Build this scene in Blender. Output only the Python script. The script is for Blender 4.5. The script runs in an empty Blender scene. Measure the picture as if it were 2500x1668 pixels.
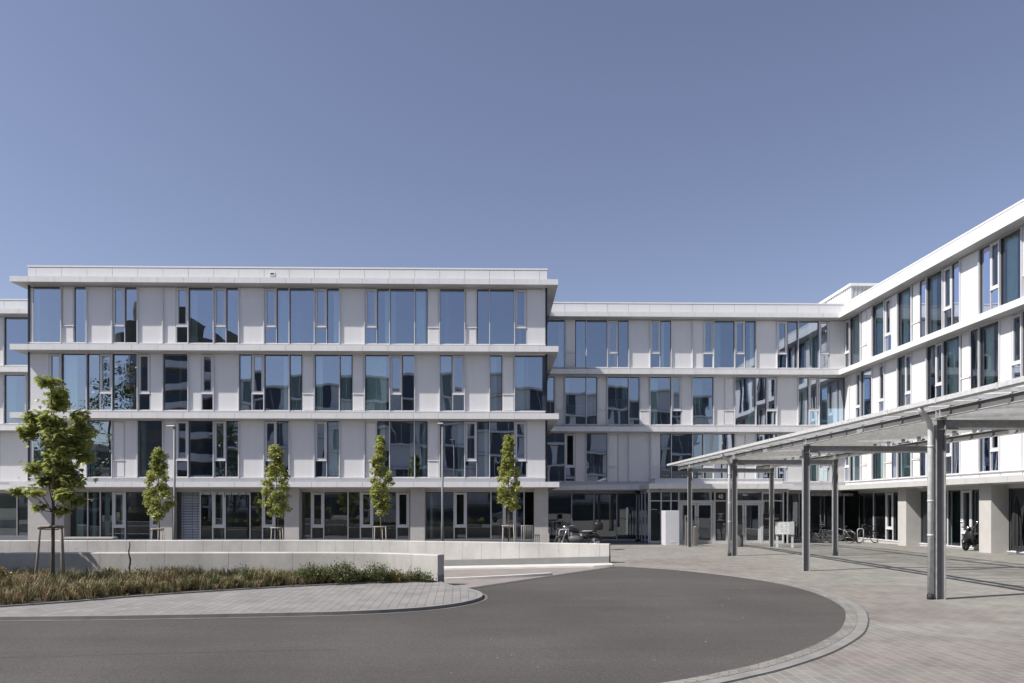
import bpy, bmesh, math, random
from mathutils import Vector, Matrix, noise
R = random.Random(7)
sc = bpy.context.scene
COL = sc.collection
# ------------------------------------------------------------------ camera
cam_d = bpy.data.cameras.new('camera'); cam = bpy.data.objects.new('camera', cam_d); COL.objects.link(cam)
cam_d.sensor_width = 36.0; cam_d.lens = 1759.0/2500.0*36.0
cam_d.shift_y = (1235-834)/2500.0
cam_d.clip_start = 0.1; cam_d.clip_end = 3000
GZ = -1.97
H0 = 0.0                                   # all heights below are relative to the lens; the lens is 1.97 m above the plaza
cam.location = (0, 0, H0); cam.rotation_euler = (math.radians(90), 0, math.radians(-1.1))
sc.camera = cam
# ------------------------------------------------------------------ light
SUN = Vector((1.0, 0.352, -1.17)).normalized()
world = bpy.data.worlds.new("World"); sc.world = world; world.use_nodes = True
wn = world.node_tree; wn.nodes.clear()
wo = wn.nodes.new('ShaderNodeOutputWorld'); bg = wn.nodes.new('ShaderNodeBackground')
sky = wn.nodes.new('ShaderNodeTexSky'); sky.sky_type = 'NISHITA'; sky.sun_disc = False
sky.sun_elevation = math.asin(-SUN.z); sky.sun_rotation = math.atan2(-SUN.x, -SUN.y)
sky.altitude = 300; sky.air_density = 1.0; sky.dust_density = 1.0; sky.ozone_density = 3.0
hs = wn.nodes.new('ShaderNodeHueSaturation'); hs.inputs['Saturation'].default_value = 0.80
hs.inputs['Hue'].default_value = 0.513
wn.links.new(sky.outputs[0], hs.inputs['Color']); wn.links.new(hs.outputs[0], bg.inputs[0])
bg.inputs[1].default_value = 0.086; wn.links.new(bg.outputs[0], wo.inputs[0])
sl = bpy.data.lights.new('sun', 'SUN'); sl.energy = 4.4; sl.angle = math.radians(0.5); sl.color = (1, 0.94, 0.865)
so = bpy.data.objects.new('sun', sl); COL.objects.link(so); so.rotation_euler = SUN.to_track_quat('-Z', 'Y').to_euler()
so.location = (-30, -10, 40)
sc.view_settings.view_transform = 'Standard'; sc.view_settings.look = 'None'
sc.view_settings.exposure = 0.56; sc.view_settings.gamma = 1.0
sc.render.engine = 'CYCLES'
try:
    sc.cycles.max_bounces = 8; sc.cycles.transparent_max_bounces = 24; sc.cycles.glossy_bounces = 4
    sc.cycles.caustics_reflective = False; sc.cycles.caustics_refractive = False
    sc.cycles.use_denoising = True; sc.cycles.sample_clamp_indirect = 4
except Exception: pass

# ------------------------------------------------------------------ materials
MATS = {}
def mat(name, col, rough=0.6, metal=0.0, spec=0.5, nscale=None, namt=0.0, bump=0.0, bscale=30, col2=None, detail=4):
    if name in MATS: return MATS[name]
    m = bpy.data.materials.new(name); m.use_nodes = True; nt = m.node_tree; b = nt.nodes['Principled BSDF']
    b.inputs['Base Color'].default_value = (*col, 1); b.inputs['Roughness'].default_value = rough
    b.inputs['Metallic'].default_value = metal; b.inputs['Specular IOR Level'].default_value = spec
    tc = nt.nodes.new('ShaderNodeTexCoord')
    ns = nt.nodes.new('ShaderNodeTexNoise'); ns.inputs['Scale'].default_value = nscale or 3.0; ns.inputs['Detail'].default_value = detail
    nt.links.new(tc.outputs['Object'], ns.inputs['Vector'])
    c2 = col2 or tuple(c*(1-namt) for c in col)
    mx = nt.nodes.new('ShaderNodeMix'); mx.data_type = 'RGBA'
    cr = nt.nodes.new('ShaderNodeMapRange'); cr.inputs[1].default_value = 0.3; cr.inputs[2].default_value = 0.7
    nt.links.new(ns.outputs['Fac'], cr.inputs[0]); nt.links.new(cr.outputs[0], mx.inputs[0])
    mx.inputs[6].default_value = (*col, 1); mx.inputs[7].default_value = (*c2, 1)
    nt.links.new(mx.outputs[2], b.inputs['Base Color'])
    if bump:
        n2 = nt.nodes.new('ShaderNodeTexNoise'); n2.inputs['Scale'].default_value = bscale; n2.inputs['Detail'].default_value = 5
        nt.links.new(tc.outputs['Object'], n2.inputs['Vector'])
        bp = nt.nodes.new('ShaderNodeBump'); bp.inputs['Strength'].default_value = bump; bp.inputs['Distance'].default_value = 0.02
        nt.links.new(n2.outputs['Fac'], bp.inputs['Height']); nt.links.new(bp.outputs[0], b.inputs['Normal'])
    MATS[name] = m
    return m
def glass_mat(name, base, tint, refl, wav=0.02, wscale=0.9):
    if name in MATS: return MATS[name]
    m = bpy.data.materials.new(name); m.use_nodes = True; nt = m.node_tree; nt.nodes.clear()
    o = nt.nodes.new('ShaderNodeOutputMaterial'); mx = nt.nodes.new('ShaderNodeMixShader')
    t = nt.nodes.new('ShaderNodeBsdfTransparent'); t.inputs[0].default_value = (*tint, 1)
    g = nt.nodes.new('ShaderNodeBsdfGlossy'); g.inputs['Color'].default_value = (*refl, 1); g.inputs['Roughness'].default_value = 0.0
    lw = nt.nodes.new('ShaderNodeFresnel'); lw.inputs[0].default_value = 1.5
    mr = nt.nodes.new('ShaderNodeMapRange'); mr.inputs[1].default_value = 0.04; mr.inputs[2].default_value = 1.0
    mr.inputs[3].default_value = base; mr.inputs[4].default_value = 1.0
    nt.links.new(lw.outputs[0], mr.inputs[0]); nt.links.new(mr.outputs[0], mx.inputs[0])
    nt.links.new(t.outputs[0], mx.inputs[1]); nt.links.new(g.outputs[0], mx.inputs[2]); nt.links.new(mx.outputs[0], o.inputs[0])
    if wav:
        tc = nt.nodes.new('ShaderNodeTexCoord'); ns = nt.nodes.new('ShaderNodeTexNoise'); ns.inputs['Scale'].default_value = wscale
        ns.inputs['Detail'].default_value = 1.0
        mp = nt.nodes.new('ShaderNodeMapping'); mp.inputs['Scale'].default_value = (1, 1, 0.45)
        oi = nt.nodes.new('ShaderNodeObjectInfo'); wnz = nt.nodes.new('ShaderNodeTexWhiteNoise'); wnz.noise_dimensions = '1D'; nt.links.new(oi.outputs['Random'], wnz.inputs['W'])
        ad = nt.nodes.new('ShaderNodeVectorMath'); ad.operation = 'MULTIPLY_ADD'; ad.inputs[1].default_value = (40, 40, 40)
        nt.links.new(wnz.outputs['Color'], ad.inputs[0]); nt.links.new(tc.outputs['Object'], ad.inputs[2])
        nt.links.new(ad.outputs[0], mp.inputs[0]); nt.links.new(mp.outputs[0], ns.inputs['Vector'])
        bp = nt.nodes.new('ShaderNodeBump'); bp.inputs['Strength'].default_value = 1.0; bp.inputs['Distance'].default_value = wav
        nt.links.new(ns.outputs['Fac'], bp.inputs['Height'])
        t1 = nt.nodes.new('ShaderNodeVectorMath'); t1.operation = 'MULTIPLY_ADD'; t1.inputs[1].default_value = (0.016, 0.016, 0.022); t1.inputs[2].default_value = (-0.008, -0.008, -0.011)
        nt.links.new(wnz.outputs['Color'], t1.inputs[0])
        t2 = nt.nodes.new('ShaderNodeVectorMath'); t2.operation = 'ADD'; nt.links.new(bp.outputs[0], t2.inputs[0]); nt.links.new(t1.outputs[0], t2.inputs[1])
        t3 = nt.nodes.new('ShaderNodeVectorMath'); t3.operation = 'NORMALIZE'; nt.links.new(t2.outputs[0], t3.inputs[0]); nt.links.new(t3.outputs[0], g.inputs['Normal'])
    MATS[name] = m
    return m
def streaks(m, amt=0.05):
    nt = m.node_tree; b = nt.nodes['Principled BSDF']; src = b.inputs['Base Color'].links[0].from_socket
    tc = nt.nodes.new('ShaderNodeTexCoord'); mp = nt.nodes.new('ShaderNodeMapping'); mp.inputs['Scale'].default_value = (5, 5, 0.35); n = nt.nodes.new('ShaderNodeTexNoise'); n.inputs['Scale'].default_value = 1.0; n.inputs['Detail'].default_value = 5
    nt.links.new(tc.outputs['Object'], mp.inputs[0]); nt.links.new(mp.outputs[0], n.inputs['Vector']); mr = nt.nodes.new('ShaderNodeMapRange'); mr.inputs[1].default_value = 0.35; mr.inputs[2].default_value = 0.7; mr.inputs[3].default_value = 1.0; mr.inputs[4].default_value = 1-amt
    nt.links.new(n.outputs['Fac'], mr.inputs[0]); mx = nt.nodes.new('ShaderNodeMix'); mx.data_type = 'RGBA'; mx.blend_type = 'MULTIPLY'; mx.inputs[0].default_value = 1
    nt.links.new(src, mx.inputs[6]); nt.links.new(mr.outputs[0], mx.inputs[7]); nt.links.new(mx.outputs[2], b.inputs['Base Color'])
WHITE = mat('white_cladding', (0.73, 0.73, 0.74), 0.42, nscale=0.8, namt=0.05)
WHITE2 = mat('white_fascia', (0.79, 0.79, 0.795), 0.40, nscale=1.5, namt=0.06)
streaks(WHITE, 0.035); streaks(WHITE2, 0.06)
FRAMEM = mat('frame_aluminium', (0.62, 0.625, 0.65), 0.38, nscale=4, namt=0.05)
DARKJ = mat('dark_joint', (0.10, 0.10, 0.11), 0.8, nscale=5, namt=0.2)
DARKG = mat('black_profile', (0.018, 0.019, 0.022), 0.35, nscale=5, namt=0.2)
GASKET = mat('grey_gasket', (0.09, 0.095, 0.10), 0.5, nscale=5, namt=0.2)
SLABG = mat('grey_fascia', (0.52, 0.52, 0.515), 0.6, nscale=1.5, namt=0.08)
SOFFIT = mat('soffit_metal', (0.50, 0.50, 0.51), 0.45, nscale=2, namt=0.05)
CEIL = mat('ceiling_paint', (0.68, 0.70, 0.70), 0.8, nscale=1, namt=0.1)
INTW = mat('interior_paint', (0.48, 0.52, 0.53), 0.8, nscale=0.6, namt=0.35)
INTF = mat('interior_floor', (0.10, 0.10, 0.10), 0.6, nscale=1, namt=0.2)
CURT = mat('curtain_cloth', (0.70, 0.84, 0.80), 0.9, nscale=3, namt=0.12)
BLIND = mat('blind_slats', (0.72, 0.73, 0.77), 0.45, nscale=3, namt=0.1)
CONC = mat('pier_concrete', (0.50, 0.49, 0.475), 0.8, nscale=2.5, namt=0.10, bump=0.15, bscale=60)
STEEL = mat('galvanised_steel', (0.36, 0.37, 0.38), 0.48, metal=0.15, nscale=9, namt=0.28, detail=6)
STEELD = mat('painted_steel_and_web_shade', (0.17, 0.172, 0.18), 0.5, metal=0.2, nscale=4, namt=0.12)
PURL = mat('pale_zinc_purlin', (0.74, 0.75, 0.75), 0.5, nscale=7, namt=0.22, detail=6)
STEELL = mat('bright_zinc', (0.60, 0.61, 0.62), 0.45, metal=0.1, nscale=12, namt=0.25, detail=6)
RUBBER = mat('black_rubber', (0.02, 0.02, 0.021), 0.7, nscale=8, namt=0.2)
BLACKP = mat('black_paint', (0.016, 0.016, 0.018), 0.38, nscale=8, namt=0.2)
CHROME = mat('chrome', (0.72, 0.72, 0.74), 0.15, metal=1.0, nscale=5, namt=0.05)
WOODS = mat('grey_weathered_stake', (0.30, 0.26, 0.22), 0.85, nscale=14, namt=0.35, bump=0.3, bscale=40)
BARK = mat('brown_bark', (0.15, 0.115, 0.08), 0.9, nscale=20, namt=0.4, bump=0.5, bscale=40)
GLASS = glass_mat('facade_glass', 0.42, (0.80, 0.90, 0.88), (0.76, 0.85, 1.0), 0.0065, 0.9)
GLASSW = glass_mat('side_wing_glass', 0.22, (0.80, 0.93, 0.90), (0.72, 0.80, 0.97), 0.005, 0.9)
GLASSG = glass_mat('shopfront_glass', 0.19, (0.72, 0.82, 0.81), (0.80, 0.86, 0.95), 0.0022, 0.9)
GLASSR = glass_mat('roof_glass', 0.01, (0.99, 0.995, 0.99), (0.9, 0.95, 1.0), 0)
FARW = mat('far_plaster', (0.50, 0.50, 0.53), 0.8, nscale=0.3, namt=0.12)
FARG = mat('far_glass', (0.055, 0.065, 0.10), 0.1, nscale=0.3, namt=0.3)

# ------------------------------------------------------------------ object helpers
def tag(o, label, cat, group=None, kind=None):
    o['label'] = label; o['category'] = cat
    if group: o['group'] = group
    if kind: o['kind'] = kind
    return o
def empty(name, loc, label, cat, group=None, rz=0.0):
    o = bpy.data.objects.new(name, None); COL.objects.link(o); o.location = loc; o.rotation_euler = (0, 0, rz)
    o.empty_display_size = 0.3
    return tag(o, label, cat, group)
class MB:
    """collects geometry for one mesh object"""
    def __init__(s): s.v = []; s.f = []; s.m = []; s.mats = []; s.sm = []
    def mi(s, m):
        if m not in s.mats: s.mats.append(m)
        return s.mats.index(m)
    def add(s, vs, fs, m, smooth=False):
        b = len(s.v); s.v += [tuple(v) for v in vs]; i = s.mi(m)
        for f in fs: s.f.append(tuple(b+k for k in f)); s.m.append(i); s.sm.append(smooth)
    def box(s, a, b, m, M=None):
        x0, x1 = sorted((a[0], b[0])); y0, y1 = sorted((a[1], b[1])); z0, z1 = sorted((a[2], b[2]))
        vs = [(x0, y0, z0), (x1, y0, z0), (x1, y1, z0), (x0, y1, z0), (x0, y0, z1), (x1, y0, z1), (x1, y1, z1), (x0, y1, z1)]
        if M: vs = [M @ Vector(v) for v in vs]
        s.add(vs, [(0, 3, 2, 1), (4, 5, 6, 7), (0, 1, 5, 4), (1, 2, 6, 5), (2, 3, 7, 6), (3, 0, 4, 7)], m)
    def tube(s, pts, rad, m, n=8, caps=True, smooth=True):
        pts = [Vector(p) for p in pts]; k = len(pts)
        rad = rad if isinstance(rad, (list, tuple)) else [rad]*k
        rings = []; prev = None
        for i, p in enumerate(pts):
            d = (pts[min(i+1, k-1)]-pts[max(i-1, 0)])
            if d.length < 1e-9: d = Vector((0, 0, 1))
            d.normalize()
            if prev is None:
                a = Vector((0, 0, 1)) if abs(d.z) < 0.9 else Vector((1, 0, 0)); u = d.cross(a).normalized()
            else: u = (prev-d*prev.dot(d)); u = u.normalized() if u.length > 1e-6 else d.orthogonal().normalized()
            prev = u; w = d.cross(u)
            rings.append([p+(u*math.cos(2*math.pi*j/n)+w*math.sin(2*math.pi*j/n))*rad[i] for j in range(n)])
        vs = [v for r in rings for v in r]; fs = []
        for i in range(k-1):
            for j in range(n): fs.append((i*n+j, i*n+(j+1) % n, (i+1)*n+(j+1) % n, (i+1)*n+j))
        if caps: fs.append(tuple(range(n-1, -1, -1))); fs.append(tuple((k-1)*n+j for j in range(n)))
        s.add(vs, fs, m, smooth)
    def torus(s, c, axis, R1, r, m, n=28, k=6):
        axis = Vector(axis).normalized(); u = axis.orthogonal().normalized(); w = axis.cross(u); c = Vector(c); vs = []
        for i in range(n):
            a = 2*math.pi*i/n; d = u*math.cos(a)+w*math.sin(a)
            for j in range(k):
                b = 2*math.pi*j/k; vs.append(c+d*(R1+r*math.cos(b))+axis*r*math.sin(b))
        fs = [(i*k+j, ((i+1) % n)*k+j, ((i+1) % n)*k+(j+1) % k, i*k+(j+1) % k) for i in range(n) for j in range(k)]
        s.add(vs, fs, m, True)
    def loft(s, secs, m, smooth=True, caps=True):
        n = len(secs[0]); vs = [v for q in secs for v in q]; fs = []
        for i in range(len(secs)-1):
            for j in range(n): fs.append((i*n+j, i*n+(j+1) % n, (i+1)*n+(j+1) % n, (i+1)*n+j))
        if caps: fs.append(tuple(range(n-1, -1, -1))); fs.append(tuple((len(secs)-1)*n+j for j in range(n)))
        s.add(vs, fs, m, smooth)
    def build(s, name, parent=None, M=None):
        me = bpy.data.meshes.new(name); me.from_pydata(s.v, [], s.f)
        for m in s.mats: me.materials.append(m)
        me.polygons.foreach_set('material_index', s.m); me.polygons.foreach_set('use_smooth', s.sm); me.update()
        bm = bmesh.new(); bm.from_mesh(me); bmesh.ops.recalc_face_normals(bm, faces=bm.faces) if len(s.f) < 20000 else None; bm.to_mesh(me); bm.free()
        o = bpy.data.objects.new(name, me); COL.objects.link(o)
        if parent: o.parent = parent
        if M: o.matrix_local = M
        return o
def sq(c, hx, hy, z, M=None, n=12, p=4.0):
    """super-ellipse section"""
    out = []
    for i in range(n):
        a = 2*math.pi*i/n; ca, sa = math.cos(a), math.sin(a)
        out.append(Vector((c[0]+hx*math.copysign(abs(ca)**(2/p), ca), c[1]+hy*math.copysign(abs(sa)**(2/p), sa), z)))
    return out
def gh(y):                                  # plaza level: falls a little towards the entrance
    if y < 33: return GZ
    if y > 43: return GZ-0.15
    return GZ-0.15*(y-33)/10
def catmull(P, n=6, closed=False):
    out = []; k = len(P)
    for i in range(k-1):
        p0 = Vector(P[max(i-1, 0)]); p1 = Vector(P[i]); p2 = Vector(P[i+1]); p3 = Vector(P[min(i+2, k-1)])
        for j in range(n):
            t = j/n; out.append(0.5*((2*p1)+(-p0+p2)*t+(2*p0-5*p1+4*p2-p3)*t*t+(-p0+3*p1-3*p2+p3)*t**3))
    out.append(Vector(P[-1])); return out
def offset(P, d):
    out = []
    for i, p in enumerate(P):
        t = (P[min(i+1, len(P)-1)]-P[max(i-1, 0)]); t = Vector((t.x, t.y, 0)).normalized() if len(t) == 3 else Vector((t.x, t.y)).normalized()
        out.append(Vector((p.x-t.y*d, p.y+t.x*d)))
    return out

# ================================================================== SETTING: ground
def paver_mat(name, c1, c2, cj, cj_w, bw, rh, patch, pc, bump=0.25, rot=90, pale=False):
    m = bpy.data.materials.new(name); m.use_nodes = True; nt = m.node_tree; b = nt.nodes['Principled BSDF']
    b.inputs['Roughness'].default_value = 0.85; b.inputs['Specular IOR Level'].default_value = 0.3
    tc = nt.nodes.new('ShaderNodeTexCoord'); mp = nt.nodes.new('ShaderNodeMapping'); mp.inputs['Rotation'].default_value = (0, 0, math.radians(rot))
    br = nt.nodes.new('ShaderNodeTexBrick'); br.inputs['Scale'].default_value = 1.0
    br.inputs['Brick Width'].default_value = bw; br.inputs['Row Height'].default_value = rh; br.inputs['Mortar Size'].default_value = cj_w
    br.inputs['Mortar Smooth'].default_value = 0.1; br.inputs['Color1'].default_value = (*c1, 1); br.inputs['Color2'].default_value = (*c2, 1); br.inputs['Mortar'].default_value = (*cj, 1)
    nt.links.new(tc.outputs['Object'], mp.inputs[0]); nt.links.new(mp.outputs[0], br.inputs['Vector'])
    n1 = nt.nodes.new('ShaderNodeTexNoise'); n1.inputs['Scale'].default_value = patch; n1.inputs['Detail'].default_value = 3; n1.inputs['Distortion'].default_value = 0.6
    mq = nt.nodes.new('ShaderNodeMapping'); mq.inputs['Scale'].default_value = (0.5, 1.3, 1)
    nt.links.new(tc.outputs['Object'], mq.inputs[0]); nt.links.new(mq.outputs[0], n1.inputs['Vector'])
    mr = nt.nodes.new('ShaderNodeMapRange'); mr.inputs[1].default_value = 0.42; mr.inputs[2].default_value = 0.60
    if pale:
        sx = nt.nodes.new('ShaderNodeSeparateXYZ'); nt.links.new(tc.outputs['Object'], sx.inputs[0])
        px_ = nt.nodes.new('ShaderNodeMapRange'); px_.inputs[1].default_value = 8.0; px_.inputs[2].default_value = 12.5; px_.inputs[4].default_value = 0.20
        nt.links.new(sx.outputs['X'], px_.inputs[0]); ad = nt.nodes.new('ShaderNodeMath'); ad.operation = 'ADD'
        nt.links.new(px_.outputs[0], ad.inputs[0]); nt.links.new(n1.outputs['Fac'], ad.inputs[1]); nt.links.new(ad.outputs[0], mr.inputs[0])
    else: nt.links.new(n1.outputs['Fac'], mr.inputs[0])
    mx = nt.nodes.new('ShaderNodeMix'); mx.data_type = 'RGBA'; mx.blend_type = 'MULTIPLY'
    nt.links.new(mr.outputs[0], mx.inputs[0]); nt.links.new(br.outputs['Color'], mx.inputs[6]); mx.inputs[7].default_value = (*pc, 1)
    n2 = nt.nodes.new('ShaderNodeTexNoise'); n2.inputs['Scale'].default_value = 1.7; n2.inputs['Detail'].default_value = 8; nt.links.new(tc.outputs['Object'], n2.inputs['Vector'])
    m2 = nt.nodes.new('ShaderNodeMapRange'); m2.inputs[1].default_value = 0.3; m2.inputs[2].default_value = 0.7; m2.inputs[3].default_value = 0.84; m2.inputs[4].default_value = 1.12
    nt.links.new(n2.outputs['Fac'], m2.inputs[0])
    mm = nt.nodes.new('ShaderNodeMix'); mm.data_type = 'RGBA'; mm.blend_type = 'MULTIPLY'; mm.inputs[0].default_value = 1; mx.clamp_result = False
    nt.links.new(mx.outputs[2], mm.inputs[6]); nt.links.new(m2.outputs[0], mm.inputs[7]); nt.links.new(mm.outputs[2], b.inputs['Base Color'])
    bp = nt.nodes.new('ShaderNodeBump'); bp.inputs['Strength'].default_value = bump; bp.inputs['Distance'].default_value = 0.008; bp.invert = True
    nt.links.new(br.outputs['Fac'], bp.inputs['Height']); nt.links.new(bp.outputs[0], b.inputs['Normal'])
    return m
PLAZA = paver_mat('plaza_pavers', (0.218, 0.192, 0.178), (0.178, 0.157, 0.146), (0.275, 0.252, 0.23), 0.007, 0.30, 0.15, 0.22, (1.10, 1.22, 1.20), rot=90, pale=True)
PATHM = paver_mat('path_pavers', (0.255, 0.25, 0.24), (0.22, 0.215, 0.207), (0.11, 0.107, 0.103), 0.006, 0.34, 0.17, 0.5, (0.95, 0.95, 0.96), rot=87)
GUTM = paver_mat('gutter_pavers', (0.27, 0.255, 0.235), (0.20, 0.19, 0.178), (0.13, 0.125, 0.12), 0.006, 0.22, 0.11, 0.5, (0.92, 0.95, 0.95), rot=20)
KERBM = mat('kerb_concrete', (0.25, 0.245, 0.235), 0.85, nscale=3, namt=0.25, bump=0.2, bscale=60)
GUTD = mat('dull_gutter_stone', (0.155, 0.15, 0.143), 0.85, nscale=3, namt=0.25)
RAMPM = mat('ramp_surface', (0.25, 0.225, 0.215), 0.85, nscale=1.2, namt=0.2, bump=0.2, bscale=50)
LIGHTC = mat('pale_concrete_strip', (0.58, 0.57, 0.54), 0.85, nscale=1.5, namt=0.2, bump=0.2, bscale=50)
SOIL = mat('bed_soil', (0.06, 0.048, 0.036), 0.95, nscale=4, namt=0.4, bump=0.5, bscale=20)
def asphalt():
    m = bpy.data.materials.new('asphalt'); m.use_nodes = True; nt = m.node_tree; b = nt.nodes['Principled BSDF']
    b.inputs['Roughness'].default_value = 0.8; b.inputs['Specular IOR Level'].default_value = 0.35
    tc = nt.nodes.new('ShaderNodeTexCoord')
    def N(sc_, d, rot=0, sx=1, sy=1):
        n = nt.nodes.new('ShaderNodeTexNoise'); n.inputs['Scale'].default_value = sc_; n.inputs['Detail'].default_value = d
        mp = nt.nodes.new('ShaderNodeMapping'); mp.inputs['Scale'].default_value = (sx, sy, 1); mp.inputs['Rotation'].default_value = (0, 0, rot)
        nt.links.new(tc.outputs['Object'], mp.inputs[0]); nt.links.new(mp.outputs[0], n.inputs['Vector']); return n
    def MR(src, a, b_, c, d):
        r = nt.nodes.new('ShaderNodeMapRange'); r.inputs[1].default_value = a; r.inputs[2].default_value = b_; r.inputs[3].default_value = c; r.inputs[4].default_value = d
        nt.links.new(src, r.inputs[0]); return r.outputs[0]
    def MUL(a, b_):
        r = nt.nodes.new('ShaderNodeMath'); r.operation = 'MULTIPLY'; nt.links.new(a, r.inputs[0]); nt.links.new(b_, r.inputs[1]); return r.outputs[0]
    f = MUL(MR(N(75, 2).outputs['Fac'], 0.3, 0.7, 0.60, 1.42), MR(N(0.35, 6).outputs['Fac'], 0.3, 0.7, 0.80, 1.16))
    f = MUL(f, MR(N(0.9, 4, 0.25, 0.22, 2.2).outputs['Fac'], 0.3, 0.7, 0.93, 1.06))
    f = MUL(f, MR(N(26, 2).outputs['Fac'], 0.55, 0.80, 1.0, 1.45))
    f = MUL(f, MR(N(0.6, 3, -0.12, 0.05, 3.2).outputs['Fac'], 0.64, 0.69, 1.0, 0.90))
    cb = nt.nodes.new('ShaderNodeMix'); cb.data_type = 'RGBA'; cb.blend_type = 'MULTIPLY'; cb.inputs[0].default_value = 1; cb.inputs[6].default_value = (0.074, 0.0695, 0.065, 1)
    nt.links.new(f, cb.inputs[7]); nt.links.new(cb.outputs[2], b.inputs['Base Color'])
    bp = nt.nodes.new('ShaderNodeBump'); bp.inputs['Strength'].default_value = 0.5; bp.inputs['Distance'].default_value = 0.006
    nt.links.new(N(90, 3).outputs['Fac'], bp.inputs['Height']); nt.links.new(bp.outputs[0], b.inputs['Normal'])
    return m
ASPH = asphalt()
# retaining-wall centre lines (plan)
FW = catmull([(-34, 19.25), (-20, 19.3), (-13, 19.3), (-7.2, 19.3), (-5.2, 19.28), (-3.9, 19.18), (-2.78, 18.93), (-2.1, 18.62), (-1.45, 18.25)], 5)
RW = catmull([(-40, 27.6), (-19, 27.65), (-13, 27.7), (-8, 27.7), (-5.5, 27.5), (-3.7, 27.15), (-1.36, 26.5), (0.85, 25.8), (3.85, 24.8)], 5)
DR0, DR1 = Vector((-0.75, 17.05)), Vector((3.8, 23.2))
def interp(P, x):
    for a, b in zip(P[:-1], P[1:]):
        if a.x <= x <= b.x: return a.y+(b.y-a.y)*(x-a.x)/(b.x-a.x+1e-9)
    return P[0].y if x < P[0].x else P[-1].y
def front_edge(x):
    if x <= -1.45: return interp(FW, x)
    if x <= DR0.x: return 18.25+(DR0.y-18.25)*(x+1.45)/(DR0.x+1.45)
    if x <= DR1.x: return DR0.y+(DR1.y-DR0.y)*(x-DR0.x)/(DR1.x-DR0.x)
    return None
def make_ground():
    xs = [-700, -120, -60, -40]+[i*0.5-34 for i in range(76)]+[DR1.x+0.1]
    xs = sorted(set([x for x in xs if x < DR1.x]+[-1.45, DR0.x, DR1.x]))
    mb = MB()
    def z_at(y): return gh(y)
    ysF = [-700, 0, 12]
    ysR = [33, 43, 700]
    def strip(x0, x1, fy0, fy1, fwd):
        if fwd: ya = ysF+[None]; pts0 = [(x0, y, gh(y)) for y in ysF]+[(x0, fy0, gh(fy0))]; pts1 = [(x1, y, gh(y)) for y in ysF]+[(x1, fy1, gh(fy1))]
        else: pts0 = [(x0, fy0, gh(fy0))]+[(x0, y, gh(y)) for y in ysR]; pts1 = [(x1, fy1, gh(fy1))]+[(x1, y, gh(y)) for y in ysR]
        for i in range(3): mb.add([pts0[i], pts1[i], pts1[i+1], pts0[i+1]], [(0, 1, 2, 3)], PLAZA)
    for x0, x1 in zip(xs[:-1], xs[1:]):
        strip(x0, x1, front_edge(x0), front_edge(x1), True)
        r0 = interp(RW, x0) if x0 < 3.79 else DR1.y; r1 = interp(RW, x1) if x1 < 3.79 else DR1.y
        strip(x0, x1, r0, r1, False)
    ys = [-700, 0, 12, DR1.y, 33, 43, 700]
    for (xa, xb) in ((DR1.x, 30), (30, 700)):
        for a, b in zip(ys[:-1], ys[1:]): mb.add([(xa, a, gh(a)), (xb, a, gh(a)), (xb, b, gh(b)), (xa, b, gh(b))], [(0, 1, 2, 3)], PLAZA)
    o = mb.build('ground'); o['kind'] = 'structure'; return o
make_ground()
def rz(x, y):
    n = Vector((-(DR1.y-DR0.y), DR1.x-DR0.x)).normalized(); s = (Vector((x, y))-DR0).dot(n)
    s = max(0, s)
    return GZ-0.045*min(s, 7)-0.14*max(0, min(s-7, 14))
def sheet(rows, m, name, kind='structure', dz=0, zf=None):
    mb = MB(); n = len(rows[0])
    vs = [(p[0], p[1], (zf(p[0], p[1]) if zf else (p[2] if len(p) > 2 else GZ))+dz) for r in rows for p in r]
    fs = [(i*n+j, i*n+j+1, (i+1)*n+j+1, (i+1)*n+j) for i in range(len(rows)-1) for j in range(n-1)]
    mb.add(vs, fs, m, True); o = mb.build(name)
    if kind: o['kind'] = kind
    return o
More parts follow.
